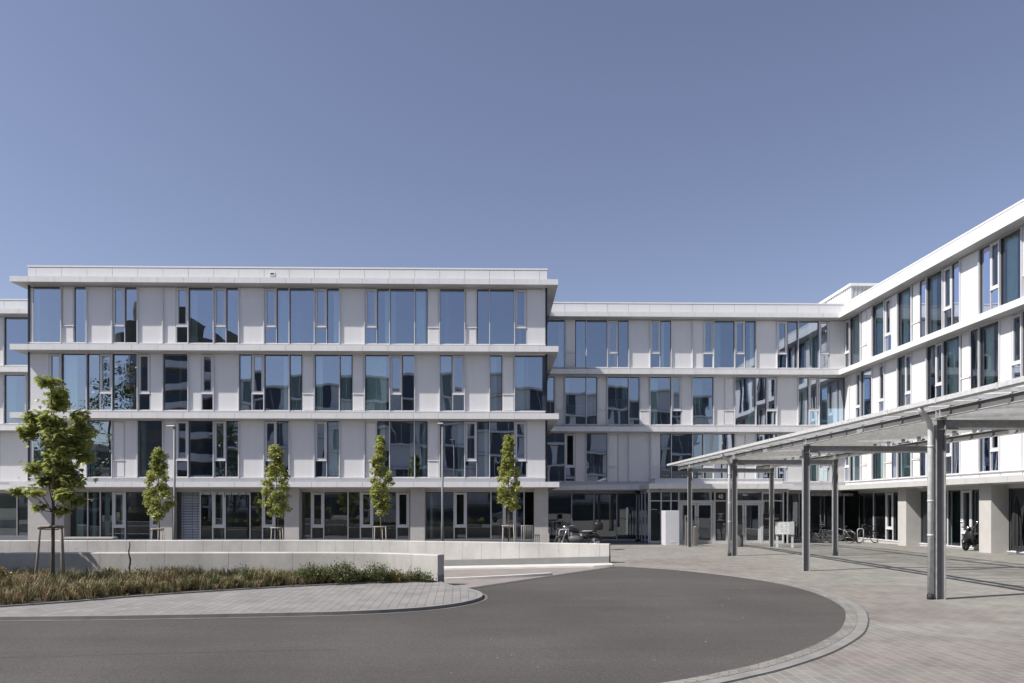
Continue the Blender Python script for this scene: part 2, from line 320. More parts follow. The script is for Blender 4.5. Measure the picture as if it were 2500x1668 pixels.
def ramp():
    F = catmull([(DR0.x, DR0.y), (-1.35, 18.5), (-3.9, 19.2), (-7.2, 19.3), (-13, 19.3), (-20, 19.3), (-34, 19.25)], 6)
    Rr = catmull([(DR1.x, DR1.y), (0.85, 25.8), (-1.36, 26.5), (-3.7, 27.15), (-13, 27.7), (-20, 27.65), (-38, 27.6)], 6)
    rows = []
    for a, b in zip(F, Rr): rows.append([(a.x+(b.x-a.x)*t/8, a.y+(b.y-a.y)*t/8) for t in range(9)])
    sheet(rows, RAMPM, 'ramp', zf=rz, dz=0.0)
    # pale kerb apron along the rear wall
    W = [p for p in RW if -16 < p.x < 3.9]
    W.append(Vector((4.0, 24.6)))
    inner = offset(W, -0.16); outer = offset(W, -1.55); outer[-1] = Vector((3.75, 23.45)); outer[-2] = Vector((3.1, 23.4))
    mb = MB()
    for i in range(len(W)-1):
        q = [inner[i], inner[i+1], outer[i+1], outer[i]]
        top = [(p.x, p.y, rz(p.x, p.y)+0.05) for p in q]; bot = [(p.x, p.y, rz(p.x, p.y)-0.1) for p in q]
        mb.add(top+bot, [(0, 1, 2, 3), (2, 3, 7, 6)] + ([(1, 2, 6, 5)] if i == len(W)-2 else []), LIGHTC)
    o = mb.build('pavement'); o['kind'] = 'structure'
    # low island kerb in the ramp mouth
    mb = MB(); P = catmull([(-9, 20.6), (-4, 20.35), (-1.4, 20.05), (0.4, 20.25), (1.5, 20.55)], 5); a = offset(P, 0.14); b = offset(P, -0.14)
    for i in range(len(P)-1):
        q = [a[i], a[i+1], b[i+1], b[i]]; mb.add([(p.x, p.y, rz(p.x, p.y)+0.07) for p in q]+[(p.x, p.y, rz(p.x, p.y)-0.1) for p in q], [(0, 1, 2, 3), (2, 3, 7, 6), (0, 1, 5, 4), (1, 2, 6, 5)], LIGHTC)
    o = mb.build('kerb'); tag(o, 'thin low pale kerb lying in the mouth of the ramp behind the front concrete wall', 'kerb')
    # drain channel
    mb = MB(); d = (DR1-DR0).normalized(); n = Vector((-d.y, d.x))*0.09
    for k in range(14):
        a = DR0+(DR1-DR0)*(k/14+0.002); b = DR0+(DR1-DR0)*((k+1)/14-0.002)
        mb.add([(p.x, p.y, GZ+0.010) for p in (a-n, b-n, b+n, a+n)], [(0, 1, 2, 3)], GASKET)
    o = mb.build('drain_channel'); tag(o, 'narrow dark drain channel across the ramp mouth at the edge of the asphalt', 'drain')
ramp()
AE = catmull([(DR1.x, DR1.y-0.05), (4.5, 22.75), (5.35, 21.9), (6.15, 20.6), (6.8, 19.0), (7.12, 17.6), (7.12, 16.2), (6.93, 14.85), (6.6, 13.65), (6.21, 12.76), (5.82, 12.01), (5.34, 11.2), (4.77, 10.45), (4.16, 9.75), (3.42, 9.06), (2.83, 8.6), (1.9, 8.0), (0.6, 7.4), (-1.5, 6.7), (-4.5, 6.2), (-9, 5.9), (-25, 5.6), (-70, 5.6)], 6)
def flat_poly(P, z, m, name):
    me = bpy.data.meshes.new(name); from mathutils.geometry import tessellate_polygon
    V = [Vector((p[0], p[1], z)) for p in P]; T = []
    for t in tessellate_polygon([V]):
        a_, b_, c_ = (V[i] for i in t); T.append(tuple(t) if (b_-a_).cross(c_-a_).z > 0 else tuple(reversed(t)))
    me.from_pydata([tuple(v) for v in V], [], T); me.update(); me.materials.append(m)
    o = bpy.data.objects.new(name, me); COL.objects.link(o); o['kind'] = 'structure'; return o
flat_poly(list(AE)+[(-70, 14), (-10, 14), (-4, 14.5), (-1.6, 16.6), (-1.35, 17.7), (DR0.x, DR0.y)], GZ+0.004, ASPH, 'road')
def band(P, d0, d1, z, m, name, kind='structure', z0=None, lab=None):
    a = offset(P, d0); b = offset(P, d1); mb = MB()
    for i in range(len(P)-1):
        q = [a[i], a[i+1], b[i+1], b[i]]
        mb.add([(p.x, p.y, z) for p in q], [(0, 1, 2, 3)], m, False)
        if z0 is not None:
            mb.add([(a[i].x, a[i].y, z), (a[i+1].x, a[i+1].y, z), (a[i+1].x, a[i+1].y, z0), (a[i].x, a[i].y, z0)], [(0, 1, 2, 3)], m)
            mb.add([(b[i].x, b[i].y, z), (b[i+1].x, b[i+1].y, z), (b[i+1].x, b[i+1].y, z0), (b[i].x, b[i].y, z0)], [(0, 1, 2, 3)], m)
    o = mb.build(name)
    if kind: o['kind'] = kind
    if lab: tag(o, *lab)
    return o
# AE runs far -> near: left-hand side of travel is +X (outside)
band(AE, 0.0, 0.17, GZ+0.008, GUTM, 'gutter')
band(AE, 0.17, 0.19, GZ+0.018, GUTM, 'kerb_line', z0=GZ-0.02)
band(AE, 0.19, 0.35, GZ+0.014, KERBM, 'kerb_band', z0=GZ-0.02)
band(AE, 0.35, 0.37, GZ+0.006, GASKET, 'kerb_joint')
# left footpath (raised) with rounded tip
ZP = -1.905
PF = catmull([(-70, 11.2), (-30, 11.9), (-14, 12.3), (-8.49, 12.5), (-6.22, 12.62), (-3.75, 12.88), (-2.82, 13.02), (-2.0, 13.25), (-1.3, 13.6), (-0.75, 14.15), (-0.42, 14.8), (-0.33, 15.4), (-0.42, 16.05), (-0.75, 16.75), (-1.1, 17.3), (-1.3, 17.75), (-1.42, 18.1)], 5)
BE = catmull([(-70, -5), (-30, 4.6), (-14, 11.3), (-9.33, 13.68), (-7.53, 15.2), (-6.2, 16.15), (-4.9, 16.9), (-3.46, 17.62), (-2.5, 17.95), (-1.78, 18.1)], 5)
BE[0] = Vector((-70, 11.6)); 
BE = [Vector((-70, 11.6)), Vector((-30, 12.3)), Vector((-14, 12.7))]+[p for p in BE if p.x > -9.8]
flat_poly([(p.x, p.y) for p in offset(PF, 0.10)]+[(p.x, p.y) for p in reversed(BE)], ZP, PATHM, 'pavement')
band(PF, 0.0, 0.10, ZP+0.004, KERBM, 'kerb_stone', z0=GZ-0.02)
band(PF, -0.11, -0.004, GZ+0.009, GUTD, 'gutter')
band(BE, 0.0, 0.06, ZP+0.03, KERBM, 'bed_edging', z0=GZ)
bed = flat_poly([(p.x, p.y+0.03) for p in BE]+[(p.x, p.y-0.12) for p in reversed(FW)]+[(-70, 19.1)], ZP+0.02, SOIL, 'planting_bed')

# ================================================================== concrete walls
def conc_wall_mat(name):
    m = bpy.data.materials.new(name); m.use_nodes = True; nt = m.node_tree; b = nt.nodes['Principled BSDF']; b.inputs['Roughness'].default_value = 0.85
    tc = nt.nodes.new('ShaderNodeTexCoord')
    n1 = nt.nodes.new('ShaderNodeTexNoise'); n1.inputs['Scale'].default_value = 0.8; n1.inputs['Detail'].default_value = 8; n1.inputs['Roughness'].default_value = 0.65
    mp = nt.nodes.new('ShaderNodeMapping'); mp.inputs['Scale'].default_value = (1, 1, 0.6); nt.links.new(tc.outputs['Object'], mp.inputs[0]); nt.links.new(mp.outputs[0], n1.inputs['Vector'])
    cr = nt.nodes.new('ShaderNodeValToRGB'); cr.color_ramp.elements[0].position = 0.30; cr.color_ramp.elements[0].color = (0.36, 0.355, 0.335, 1)
    cr.color_ramp.elements[1].position = 0.62; cr.color_ramp.elements[1].color = (0.52, 0.51, 0.485, 1)
    nt.links.new(n1.outputs['Fac'], cr.inputs[0])
    n2 = nt.nodes.new('ShaderNodeTexNoise'); n2.inputs['Scale'].default_value = 9; n2.inputs['Detail'].default_value = 6
    nt.links.new(tc.outputs['Object'], n2.inputs['Vector'])
    mr = nt.nodes.new('ShaderNodeMapRange'); mr.inputs[1].default_value = 0.66; mr.inputs[2].default_value = 0.72; mr.inputs[3].default_value = 1; mr.inputs[4].default_value = 0.75
    nt.links.new(n2.outputs['Fac'], mr.inputs[0])
    mm = nt.nodes.new('ShaderNodeMix'); mm.data_type = 'RGBA'; mm.blend_type = 'MULTIPLY'; mm.inputs[0].default_value = 1
    nt.links.new(cr.outputs[0], mm.inputs[6]); nt.links.new(mr.outputs[0], mm.inputs[7]); nt.links.new(mm.outputs[2], b.inputs['Base Color'])
    bp = nt.nodes.new('ShaderNodeBump'); bp.inputs['Strength'].default_value = 0.25; bp.inputs['Distance'].default_value = 0.01
    nt.links.new(n2.outputs['Fac'], bp.inputs['Height']); nt.links.new(bp.outputs[0], b.inputs['Normal'])
    return m
CWALL = conc_wall_mat('cast_concrete')
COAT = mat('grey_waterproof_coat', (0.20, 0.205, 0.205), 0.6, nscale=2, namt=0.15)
def resample(P, step):
    out = [P[0].copy()]; acc = 0; last = P[0]
    for p in P[1:]:
        seg = (p-last).length
        while acc+seg >= step:
            t = (step-acc)/seg; last = last+(p-last)*t; out.append(last.copy()); seg = (p-last).length; acc = 0
        acc += seg; last = p
    out.append(P[-1].copy()); return out
def conc_wall(name, P, th, ztop, zbot, label, panel=3, coat=None, zref=None, coat_end=False):
    root = empty(name, (P[len(P)//2].x, P[len(P)//2].y, zbot), label, 'concrete wall')
    base = Vector(root.location)
    P = resample(P, 0.24); a = offset(P, th/2); b = offset(P, -th/2); mb = MB(); bev = 0.02; n = len(P)
    rows = []
    for i in range(n):
        A, B = a[i], b[i]; u = (A-B).normalized()
        A2 = A-u*bev; B2 = B+u*bev
        rows.append([(B.x, B.y, zbot), (B.x, B.y, ztop-bev), (B2.x, B2.y, ztop), (A2.x, A2.y, ztop), (A.x, A.y, ztop-bev), (A.x, A.y, zbot)])
    i = 0
    while i < n-1:
        j = min(i+panel, n-1)
        for k in range(i, j):
            r0 = [Vector(v) for v in rows[k]]; r1 = [Vector(v) for v in rows[k+1]]; 
            if k == i and i > 0: r0 = [v+(w-v)*0.03 for v, w in zip(r0, r1)]
            mb.add([v-base for v in r0+r1], [(q, q+1, q+7, q+6) for q in range(5)], CWALL)
            if k == i and i > 0:   # open joint: recessed dark strip
                rm = [Vector(v) for v in rows[k]]; cen = (rm[0]+rm[5])/2
                rj = [Vector((cen.x+(v.x-cen.x)*0.96, cen.y+(v.y-cen.y)*0.96, v.z-(0.004 if v.z > zbot else 0))) for v in rm]
                rj2 = [v+(w-x)*0.05 for v, w, x in zip(rj, r1, r0)]
                mb.add([v-base for v in rj+rj2], [(q, q+1, q+7, q+6) for q in range(5)], DARKJ)
        i = j
    mb.add([Vector(v)-base for v in rows[-1]], [(0, 1, 2, 3, 4, 5)], CWALL)
    mb.add([Vector(v)-base for v in rows[0]], [(5, 4, 3, 2, 1, 0)], CWALL)
    mb.build('wall', root)
    if coat:
        mc = MB(); lo, hi = coat
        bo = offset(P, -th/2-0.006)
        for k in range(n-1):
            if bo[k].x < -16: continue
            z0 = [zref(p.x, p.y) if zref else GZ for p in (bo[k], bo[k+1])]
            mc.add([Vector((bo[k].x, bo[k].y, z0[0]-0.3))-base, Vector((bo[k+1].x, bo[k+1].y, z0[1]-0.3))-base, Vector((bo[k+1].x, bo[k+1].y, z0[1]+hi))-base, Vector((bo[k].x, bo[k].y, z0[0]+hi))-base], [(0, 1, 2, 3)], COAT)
        d = (P[-1]-P[-2]).normalized()*0.006
        e = [bo[-1]+d, offset(P, th/2+0.003)[-1]+d]
        mc.add([Vector((e[0].x, e[0].y, GZ-0.3))-base, Vector((e[1].x, e[1].y, GZ-0.3))-base, Vector((e[1].x, e[1].y, GZ+hi))-base, Vector((e[0].x, e[0].y, GZ+hi))-base], [(0, 1, 2, 3)], COAT)
        mc.build('base_coating', root)
    elif coat_end:
        mc = MB(); d = (P[-1]-P[-2]).normalized()*0.006; e = [b[-1]+d, a[-1]+d]
        mc.add([Vector((e[0].x, e[0].y, GZ-0.3))-base, Vector((e[1].x, e[1].y, GZ-0.3))-base, Vector((e[1].x, e[1].y, GZ+0.22))-base, Vector((e[0].x, e[0].y, GZ+0.22))-base], [(0, 1, 2, 3)], COAT)
        mc.build('base_coating', root)
conc_wall('retaining_wall', FW, 0.28, -1.235, -4.6, 'pale cast concrete wall behind the grasses, ending beside the paved path tip', 7, coat_end=True)
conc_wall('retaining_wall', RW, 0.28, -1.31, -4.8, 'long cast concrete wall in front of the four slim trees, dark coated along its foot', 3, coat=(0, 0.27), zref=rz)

# ================================================================== facades
class Frame:
    """local facade frame: u along the facade, d outwards, z up"""
    def __init__(s, o, u, n): s.o = Vector((o[0], o[1], 0)); s.u = Vector((u[0], u[1], 0)); s.n = Vector((n[0], n[1], 0))
    def p(s, u, d, z): return s.o+s.u*u+s.n*d+Vector((0, 0, z))
    def box(s, mb, u0, u1, d0, d1, z0, z1, m):
        a = s.p(u0, d0, z0); b = s.p(u1, d1, z1); mb.box(a, b, m)
    def quad(s, mb, u0, u1, d, z0, z1, m):
        mb.add([s.p(u0, d, z0), s.p(u1, d, z0), s.p(u1, d, z1), s.p(u0, d, z1)], [(0, 1, 2, 3)], m)
M_ = 1.25
SILL = [1.43, 4.76, 8.11]; HEAD = [4.24, 7.56, 10.87]
SLAB = [(0.92, 1.18), (4.29, 4.57), (7.62, 7.90), (10.94, 11.21)]
TRANS = 0.83
def glazing(fr, par, u0, u1, z0, z1, glass, gd=-0.05):
    mb = MB(); w = 0.02
    fr.box(mb, u0, u0+w, -0.14, -0.015, z0, z1, GASKET); fr.box(mb, u1-w, u1, -0.14, -0.015, z0, z1, GASKET)
    fr.box(mb, u0+w, u1-w, -0.14, -0.015, z0, z0+0.02, FRAMEM); fr.box(mb, u0+w, u1-w, -0.14, -0.02, z1-0.05, z1, GASKET)
    o = mb.build('window', par); g = MB(); fr.quad(g, u0+w, u1-w, gd, z0+0.02, z1-0.05, glass)
    g.build('glass_pane', o); return o
def casement(fr, par, u0, u1, z0, z1, glass, zt=None, opened=False):
    mb = MB(); zt = zt if zt else z0+TRANS; a = 0.03
    for (x0, x1) in ((u0+a, u0+a+0.10), (u1-a-0.10, u1-a)): fr.box(mb, x0, x1, -0.12, 0.012, zt+0.03, z1-0.03, FRAMEM)
    fr.box(mb, u0+a+0.10, u1-a-0.10, -0.12, 0.012, zt+0.03, zt+0.13, FRAMEM); fr.box(mb, u0+a+0.10, u1-a-0.10, -0.12, 0.012, z1-0.13, z1-0.03, FRAMEM)
    fr.box(mb, u0, u0+a, -0.14, 0.0, z0, z1, FRAMEM); fr.box(mb, u1-a, u1, -0.14, 0.0, z0, z1, FRAMEM)
    fr.box(mb, u0+a, u1-a, -0.14, 0.03, zt-0.025, zt+0.03, WHITE2); fr.box(mb, u0+a, u1-a, -0.14, 0.0, z0, z0+0.025, FRAMEM); fr.box(mb, u0+a, u1-a, -0.14, -0.01, z1-0.03, z1, GASKET)
    o = mb.build('casement_window', par)
    if not opened:
        g = MB(); fr.quad(g, u0+a+0.10, u1-a-0.10, -0.04, zt+0.13, z1-0.13, glass); g.build('glass_pane', o)
    else:
        g = MB(); q = fr.p(u0+a+0.10, -0.06, 0); 
        g.add([fr.p(u0+a+0.10, -0.06, zt+0.13), fr.p(u0+a+0.18, -0.42, zt+0.13), fr.p(u0+a+0.18, -0.42, z1-0.13), fr.p(u0+a+0.10, -0.06, z1-0.13)], [(0, 1, 2, 3)], glass); g.build('open_leaf', o)
    g = MB(); fr.quad(g, u0+a, u1-a, -0.05, z0+0.025, zt-0.025, glass); g.build('glass_pane', o)
    return o
def vent(fr, par, u0, u1, z0, z1):
    mb = MB(); zt = z0+TRANS
    fr.box(mb, u0+0.01, u1-0.01, -0.10, -0.03, z0, z1, WHITE)
    fr.box(mb, u0+0.05, u1-0.05, -0.03, -0.006, zt+0.06, z1-0.06, WHITE)
    fr.box(mb, u0+0.09, u1-0.09, -0.006, 0.006, zt+0.11, z1-0.11, WHITE2)
    fr.box(mb, u0+0.02, u1-0.02, -0.03, 0.03, zt-0.02, zt+0.03, WHITE2)
    fr.box(mb, u0+0.06, u1-0.06, -0.03, 0.0, z0+0.03, zt-0.05, WHITE)
    return mb.build('vent_panel', par)
def curtain(fr, par, u0, u1, z0, z1, d=-0.26):
    mb = MB(); n = max(6, int((u1-u0)/0.035)); vs = []
    for i in range(n+1):
        u = u0+(u1-u0)*i/n; dd = d+0.035*math.sin(i*1.9)+0.012*math.sin(i*0.7)
        vs += [fr.p(u, dd, z0+0.03), fr.p(u, dd, z1-0.05)]
    mb.add(vs, [(2*i, 2*i+2, 2*i+3, 2*i+1) for i in range(n)], CURT, True); return mb.build('curtain', par)
def facade_row(fr, par, items, z0, z1, glass, curt=0.35, fins=True, apron=0.55, openset=(), seed=0):
    """items: list of (type, k0, k1) in modules"""
    rr = random.Random(seed); wall = MB()
    for idx, (t, k0, k1) in enumerate(items):
        u0, u1 = k0*M_, k1*M_
        if t == 'P':
            fr.box(wall, u0, u1, -0.26, -0.05, z0, z1, DARKJ)
            fr.box(wall, u0+0.009, u1-0.009, -0.05, 0.0, z0, z1-0.01, WHITE)
        elif t == 'G':
            glazing(fr, par, u0+0.012, u1-0.012, z0, z1, glass)
            if rr.random() < curt:
                w = min((u1-u0)*0.85, rr.choice((0.22, 0.3, 0.45, 0.6) if curt < 0.7 else (0.3, 0.45, 0.6, 1.0)))
                if rr.random() < (0.6 if curt < 0.7 else 0.9): curtain(fr, par, u0+0.05, u0+0.05+w, z0, z1)
                else: curtain(fr, par, u1-0.05-w, u1-0.05, z0, z1)
        elif t == 'V': casement(fr, par, u0+0.005, u1-0.005, z0, z1, glass, opened=(k0 in openset))
        elif t == 'O': vent(fr, par, u0, u1, z0, z1)
    if fins:
        ks = sorted(set([k for _, a, b in items for k in (a, b)])); kmin, kmax = ks[0], ks[-1]
        kk = math.ceil(kmin+0.1)
        while kk < kmax-0.1:
            inside = any(a < kk-0.01 and b > kk+0.01 for t, a, b in items)
            if not inside:
                fr.box(wall, kk*M_-0.022, kk*M_+0.022, 0.0, 0.075, z0-0.03, z1-0.01, FRAMEM)
                fr.box(wall, kk*M_-0.03, kk*M_+0.03, 0.0, 0.10, z0-0.06, z0-0.02, FRAMEM)
            kk += 1
    u0, u1 = items[0][1]*M_, items[-1][2]*M_
    fr.box(wall, u0, u1, -0.26, -0.02, z0-apron, z0-0.002, WHITE)
    fr.box(wall, u0, u1, -0.02, 0.05, z0-0.045, z0-0.012, WHITE2)
    fr.box(wall, u0, u1, -0.26, -0.03, z1, z1+0.16, SOFFIT)
    wall.build('wall', par)
def slab_part(mb, x0, x1, y0, y1, z0, z1, sides, lat0=0.0, name=None):
    """projecting floor slab with metal fascia panels; sides: which faces get panel joints"""
    e = 0.02
    mb.box((x0+e, y0+e, z0+0.004), (x1-e, y1-e, z1-0.004), SOFFIT)
def slab(par, x0, x1, y0, y1, z0, z1, front, lat, name='floor_slab'):
    mb = MB(); e = 0.03
    mb.box((x0+e, y0+e, z0+0.006), (x1-e, y1-e, z1-0.006), SOFFIT)
    def panels(a0, a1, fn):
        k = math.floor((a0-lat)/M_)+1; cuts = [a0]
        while lat+k*M_ < a1-0.05:
            if lat+k*M_ > a0+0.05: cuts.append(lat+k*M_)
            k += 1
        cuts.append(a1)
        for p, q in zip(cuts[:-1], cuts[1:]): fn(p+0.006, q-0.006)
    if 'y' in front: panels(x0, x1, lambda p, q: mb.box((p, y0, z0), (q, y0+e-0.002, z1), WHITE2))
    else: mb.box((x0, y0, z0), (x1, y0+e-0.002, z1), WHITE2)
    mb.box((x0, y1-e+0.002, z0), (x1, y1, z1), WHITE2)
    if 'x' in front: panels(y0+e, y1-e, lambda p, q: mb.box((x0, p, z0), (x0+e-0.002, q, z1), WHITE2))
    else: mb.box((x0, y0+e, z0), (x0+e-0.002, y1-e, z1), WHITE2)
    mb.box((x1-e+0.002, y0+e, z0), (x1, y1-e, z1), WHITE2)
    return mb.build(name, par)
def parapet(par, fr, k0, k1, z0, z1, ret=None):
    mb = MB(); u0, u1 = k0*M_, k1*M_; fr.box(mb, u0, u1, -0.30, -0.03, z0, z1-0.02, DARKJ)
    cuts = [u0]+[k*M_ for k in range(math.ceil(k0+0.1), math.floor(k1-0.05)+1)]+[u1]
    for a, b in zip(cuts[:-1], cuts[1:]): fr.box(mb, a+0.007, b-0.007, -0.03, 0.0, z0, z1-0.10, WHITE)
    fr.box(mb, u0-0.02, u1+0.02, -0.33, 0.015, z1-0.08, z1, WHITE2)
    return mb.build('parapet', par)
def seq(s, k0):
    """compact pattern: letters with half-module counts, e.g. 'G2 V1 P2'"""
    out = []; k = k0
    for tok in s.split():
        n = float(tok[1:])/2; out.append((tok[0], k, k+n)); k += n
    return out
# ---------------------------------------------------------------- left block
XL = -22.93; YL = 36.2
KL0, KL1 = -0.32, 20.32
LB = empty('office_block', (XL+12, YL+6, GZ), 'four storey white office block on the left with a wide roof overhang and tall windows', 'office building')
def root_inv(e): return -Vector(e.location)
class RF(Frame):
    def __init__(s, root, o, u, n):
        super().__init__(o, u, n); s.o = s.o-Vector(root.location)
fL = RF(LB, (XL, YL), (1, 0), (0, -1))
row3 = [('G', KL0+0.06, 1)]+seq('O1 G1 P2 V1 G1 P2 P1 V1 G2 V1 G1 P2 V1 G1 G2 V1 G1 P2 V1 G1 G2 G1 O1 G2 O1 G1 G2 V1', 1)+[('P', 19.5, KL1-0.06)]
row2 = [('P', KL0+0.06, 0.5)]+seq('V1 G2 G1 V1 G2 V1 P1 G2 P1 V1 P2 G1 V1 G2 G1 O1 G2 G1 O1 G2 V1 G1 P2 G1 V1 P2 G1 O1', 0.5)+[('G', 19, KL1-0.06)]
row1 = [('G', KL0+0.06, 1)]+seq('P2 G2 O1 P1 G2 P1 V1 G2 V1 G1 P2 V1 G1 P2 V1 G1 P2 O1 G1 G2 G1 O1 G2 V1 G1 G2 V1', 1)+[('P', 19.5, KL1-0.06)]
facade_row(fL, LB, row3, SILL[2], HEAD[2], GLASS, 0.65, seed=3)
facade_row(fL, LB, row2, SILL[1], HEAD[1], GLASS, 0.7, seed=5)
facade_row(fL, LB, row1, SILL[0], HEAD[0], GLASS, 0.65, seed=9)
def block_shell(root, x0, x1, y0, y1, glassmb=None, roof=True, rooms='y', side=None):
    L = Vector(root.location)
    mb = MB()
    for i, (a, b) in enumerate(SLAB):      # floors / ceilings inside
        mb.box(Vector((x0+0.1, y0+0.27, a))-L, Vector((x1-0.1, y1-0.1, b+0.10))-L, CEIL)
        if i < 3:
            mb.box(Vector((x0+0.1, y0+0.27, b+0.10))-L, Vector((x1-0.1, y1-0.1, b+0.13))-L, INTF)
    mb.build('floor_plate', root)
def corner_profile(root, x, y, z0, z1):
    mb = MB(); L = Vector(root.location); mb.box(Vector((x-0.05, y-0.012, z0))-L, Vector((x+0.05, y+0.3, z1))-L, DARKG); mb.build('corner_profile', root)
WX0, WX1 = XL+KL0*M_, XL+KL1*M_; YB = 60.0
block_shell(LB, WX0, WX1, YL, YB)
def partitions(root, a0, a1, d0, depth, axis, zs, seed, mats=(INTW,)):
    """interior back wall and cross walls behind a facade"""
    rr = random.Random(seed); L = Vector(root.location); mb = MB()
    for (z0, z1) in zs:
        a = a0+rr.uniform(2.5, 5)
        def bx(p0, p1): mb.box(Vector(p0)-L, Vector(p1)-L, mats[0])
        if axis == 'x': bx((a0+0.12, d0+depth, z0), (a1-0.12, d0+depth+0.1, z1))
        else: bx((d0+depth, a0+0.12, z0), (d0+depth+0.1, a1-0.12, z1))
        while a < a1-1:
            if axis == 'x': bx((a, d0+0.45, z0), (a+0.1, d0+depth, z1))
            else: bx((d0+0.45, a, z0), (d0+depth, a+0.1, z1))
            a += rr.choice((2.5, 3.75, 3.75, 5.0))
    mb.build('interior_wall', root)
ZUP = [(1.31, 4.29), (4.70, 7.62), (8.03, 10.94)]
partitions(LB, WX0, WX1, YL, 5.5, 'x', ZUP, 4)
# side walls (plain cladding with storey windows hinted) and rear
def side_wall(root, x, out, y0, y1, zs, nm='side_wall'):
    mb = MB(); L = Vector(root.location); s = 0.25*out
    for i, (a, b) in enumerate(zs):
        y = y0; k = 0
        while y < y1-0.3:
            yy = min(y+M_, y1)
            mb.box(Vector((x, y+0.008, a))-L, Vector((x-s, yy-0.008, b))-L, WHITE if (k*7+i*3) % 5 < 3 else FARG)
            y = yy; k += 1
    mb.build(nm, root)
ZSH = [(1.18, 4.29), (4.57, 7.62), (7.90, 10.94), (11.21, 11.90)]
side_wall(LB, WX1, 1, YL+0.02, YB, ZSH); side_wall(LB, WX0, -1, YL+0.02, YB, ZSH)
def slab_w(root, x0, x1, y0, y1, z0, z1, front, lat, name='floor_slab'):
    o = slab(None, x0, x1, y0, y1, z0, z1, front, lat, name); o.parent = root
    for v in o.data.vertices: v.co -= Vector(root.location)
    return o
for i, (a, b) in enumerate(SLAB): slab_w(LB, WX0-0.50, WX1+0.50+0.02*(3-i), YL-0.60, YB, a-(-GZ*0), b, 'y', XL)
# shift: root z is GZ, so vertices were already moved by the root location
for x in (WX0+0.05, WX1-0.05):
    for (z0, z1) in ((1.18, 4.29), (4.57, 7.62), (7.90, 10.94)): corner_profile(LB, x, YL, z0, z1)
parapet(LB, fL, KL0, KL1, 11.21-0.0, 11.93)
mb = MB(); fL.box(mb, 9.22*M_, 9.42*M_, 0.004, 0.03, 11.5, 11.66, WHITE2); fL.box(mb, 9.25*M_, 9.39*M_, 0.03, 0.034, 11.54, 11.61, DARKG); mb.build('roof_vent', LB)
# ground floor of the left block: piers, recessed glazing
ZF = GZ; DG = -0.52
for (a, b) in ((KL0, 1.10), (4.78, 5.35), (9.80, 10.38), (14.82, 15.40), (19.80, 20.36)):
    mb = MB(); fL.box(mb, a*M_, b*M_, -0.62 if a > 0 else -0.62, 0.0, ZF-0.2, 0.92, CONC); mb.build('pier', LB)
class OffF:
    def __init__(s, fr, d): s.fr = fr; s.d = d
    def p(s, u, d, z): return s.fr.p(u, d+s.d, z)
    def box(s, mb, u0, u1, d0, d1, z0, z1, m): s.fr.box(mb, u0, u1, d0+s.d, d1+s.d, z0, z1, m)
    def quad(s, mb, u0, u1, d, z0, z1, m): s.fr.quad(mb, u0, u1, d+s.d, z0, z1, m)
fG = OffF(fL, DG)
def gf_bay(fr, par, k0, k1, items, ztop, zbot, glass, plinth=0.16, ztr=None, opened=()):
    mb = MB(); fr.box(mb, k0*M_, k1*M_, -0.2, 0.0, ztop, 0.92, SOFFIT); mb.build('lintel', par)
    mb = MB(); fr.box(mb, k0*M_, k1*M_, -0.2, 0.02, zbot-0.5, zbot, SOFFIT); mb.build('plinth', par)
    mb = MB(); fr.box(mb, k0*M_, k1*M_, 0.021, 0.05, zbot-0.04, zbot-0.001, FRAMEM); mb.build('sill', par)
    for (t, a, b) in items:
        if t == 'G': glazing(fr, par, a*M_+0.015, b*M_-0.015, zbot, ztop, glass)
        elif t == 'V': casement(fr, par, a*M_, b*M_, zbot, ztop, glass, zt=zbot+0.62, opened=(a in opened))
        if t in 'GV':
            m2 = MB(); fr.box(m2, b*M_-0.028, b*M_+0.028, -0.13, 0.02, zbot, ztop-0.001, FRAMEM); m2.build('mullion', par)
ZB = -1.70; ZT = 0.70
gf_bay(fG, LB, 1.10, 4.9, [('G', 1.1, 1.8), ('G', 1.8, 2.3), ('G', 2.3, 2.8), ('V', 2.8, 3.3), ('G', 3.3, 4.3), ('V', 4.3, 4.85)], ZT, ZB, GLASSG)
gf_bay(fG, LB, 5.3, 9.9, [('G', 5.35, 6.3), ('G', 6.3, 6.8), ('V', 6.8, 7.3), ('G', 7.3, 8.3), ('G', 8.3, 8.8), ('V', 8.8, 9.3), ('G', 9.3, 9.85)], ZT, ZB, GLASSG)
gf_bay(fG, LB, 10.3, 14.9, [('G', 10.35, 10.77), ('V', 10.77, 11.27), ('G', 11.27, 12.25), ('G', 12.25, 12.75), ('V', 12.75, 13.25), ('G', 13.25, 14.22), ('V', 14.22, 14.72), ('G', 14.72, 14.9)], ZT, ZB, GLASSG, opened=(14.22,))
gf_bay(fG, LB, 15.3, 19.9, [('G', 15.35, 16.55), ('V', 16.55, 17.05), ('G', 17.05, 18.05), ('G', 18.05, 18.55), ('V', 18.55, 19.05), ('G', 19.05, 19.4)], ZT, ZB, GLASSG, opened=(16.55,))
L = Vector(LB.location)
mb = MB()                                   # ground-floor interior
mb.box(Vector((WX0+0.1, YL+6.5, ZF))-L, Vector((WX1-0.1, YL+6.6, 0.92))-L, INTW); mb.box(Vector((WX0+0.1, YL+0.8, ZF-0.02))-L, Vector((WX1-0.1, YL+6.5, ZF+0.05))-L, INTF)
for x in (-19.6, -14.2, -9.0, -3.5, 0.5): mb.box(Vector((x, YL+0.9, ZF))-L, Vector((x+0.12, YL+6.5, 0.92))-L, INTW)
mb.build('interior_wall', LB)
mb = MB()
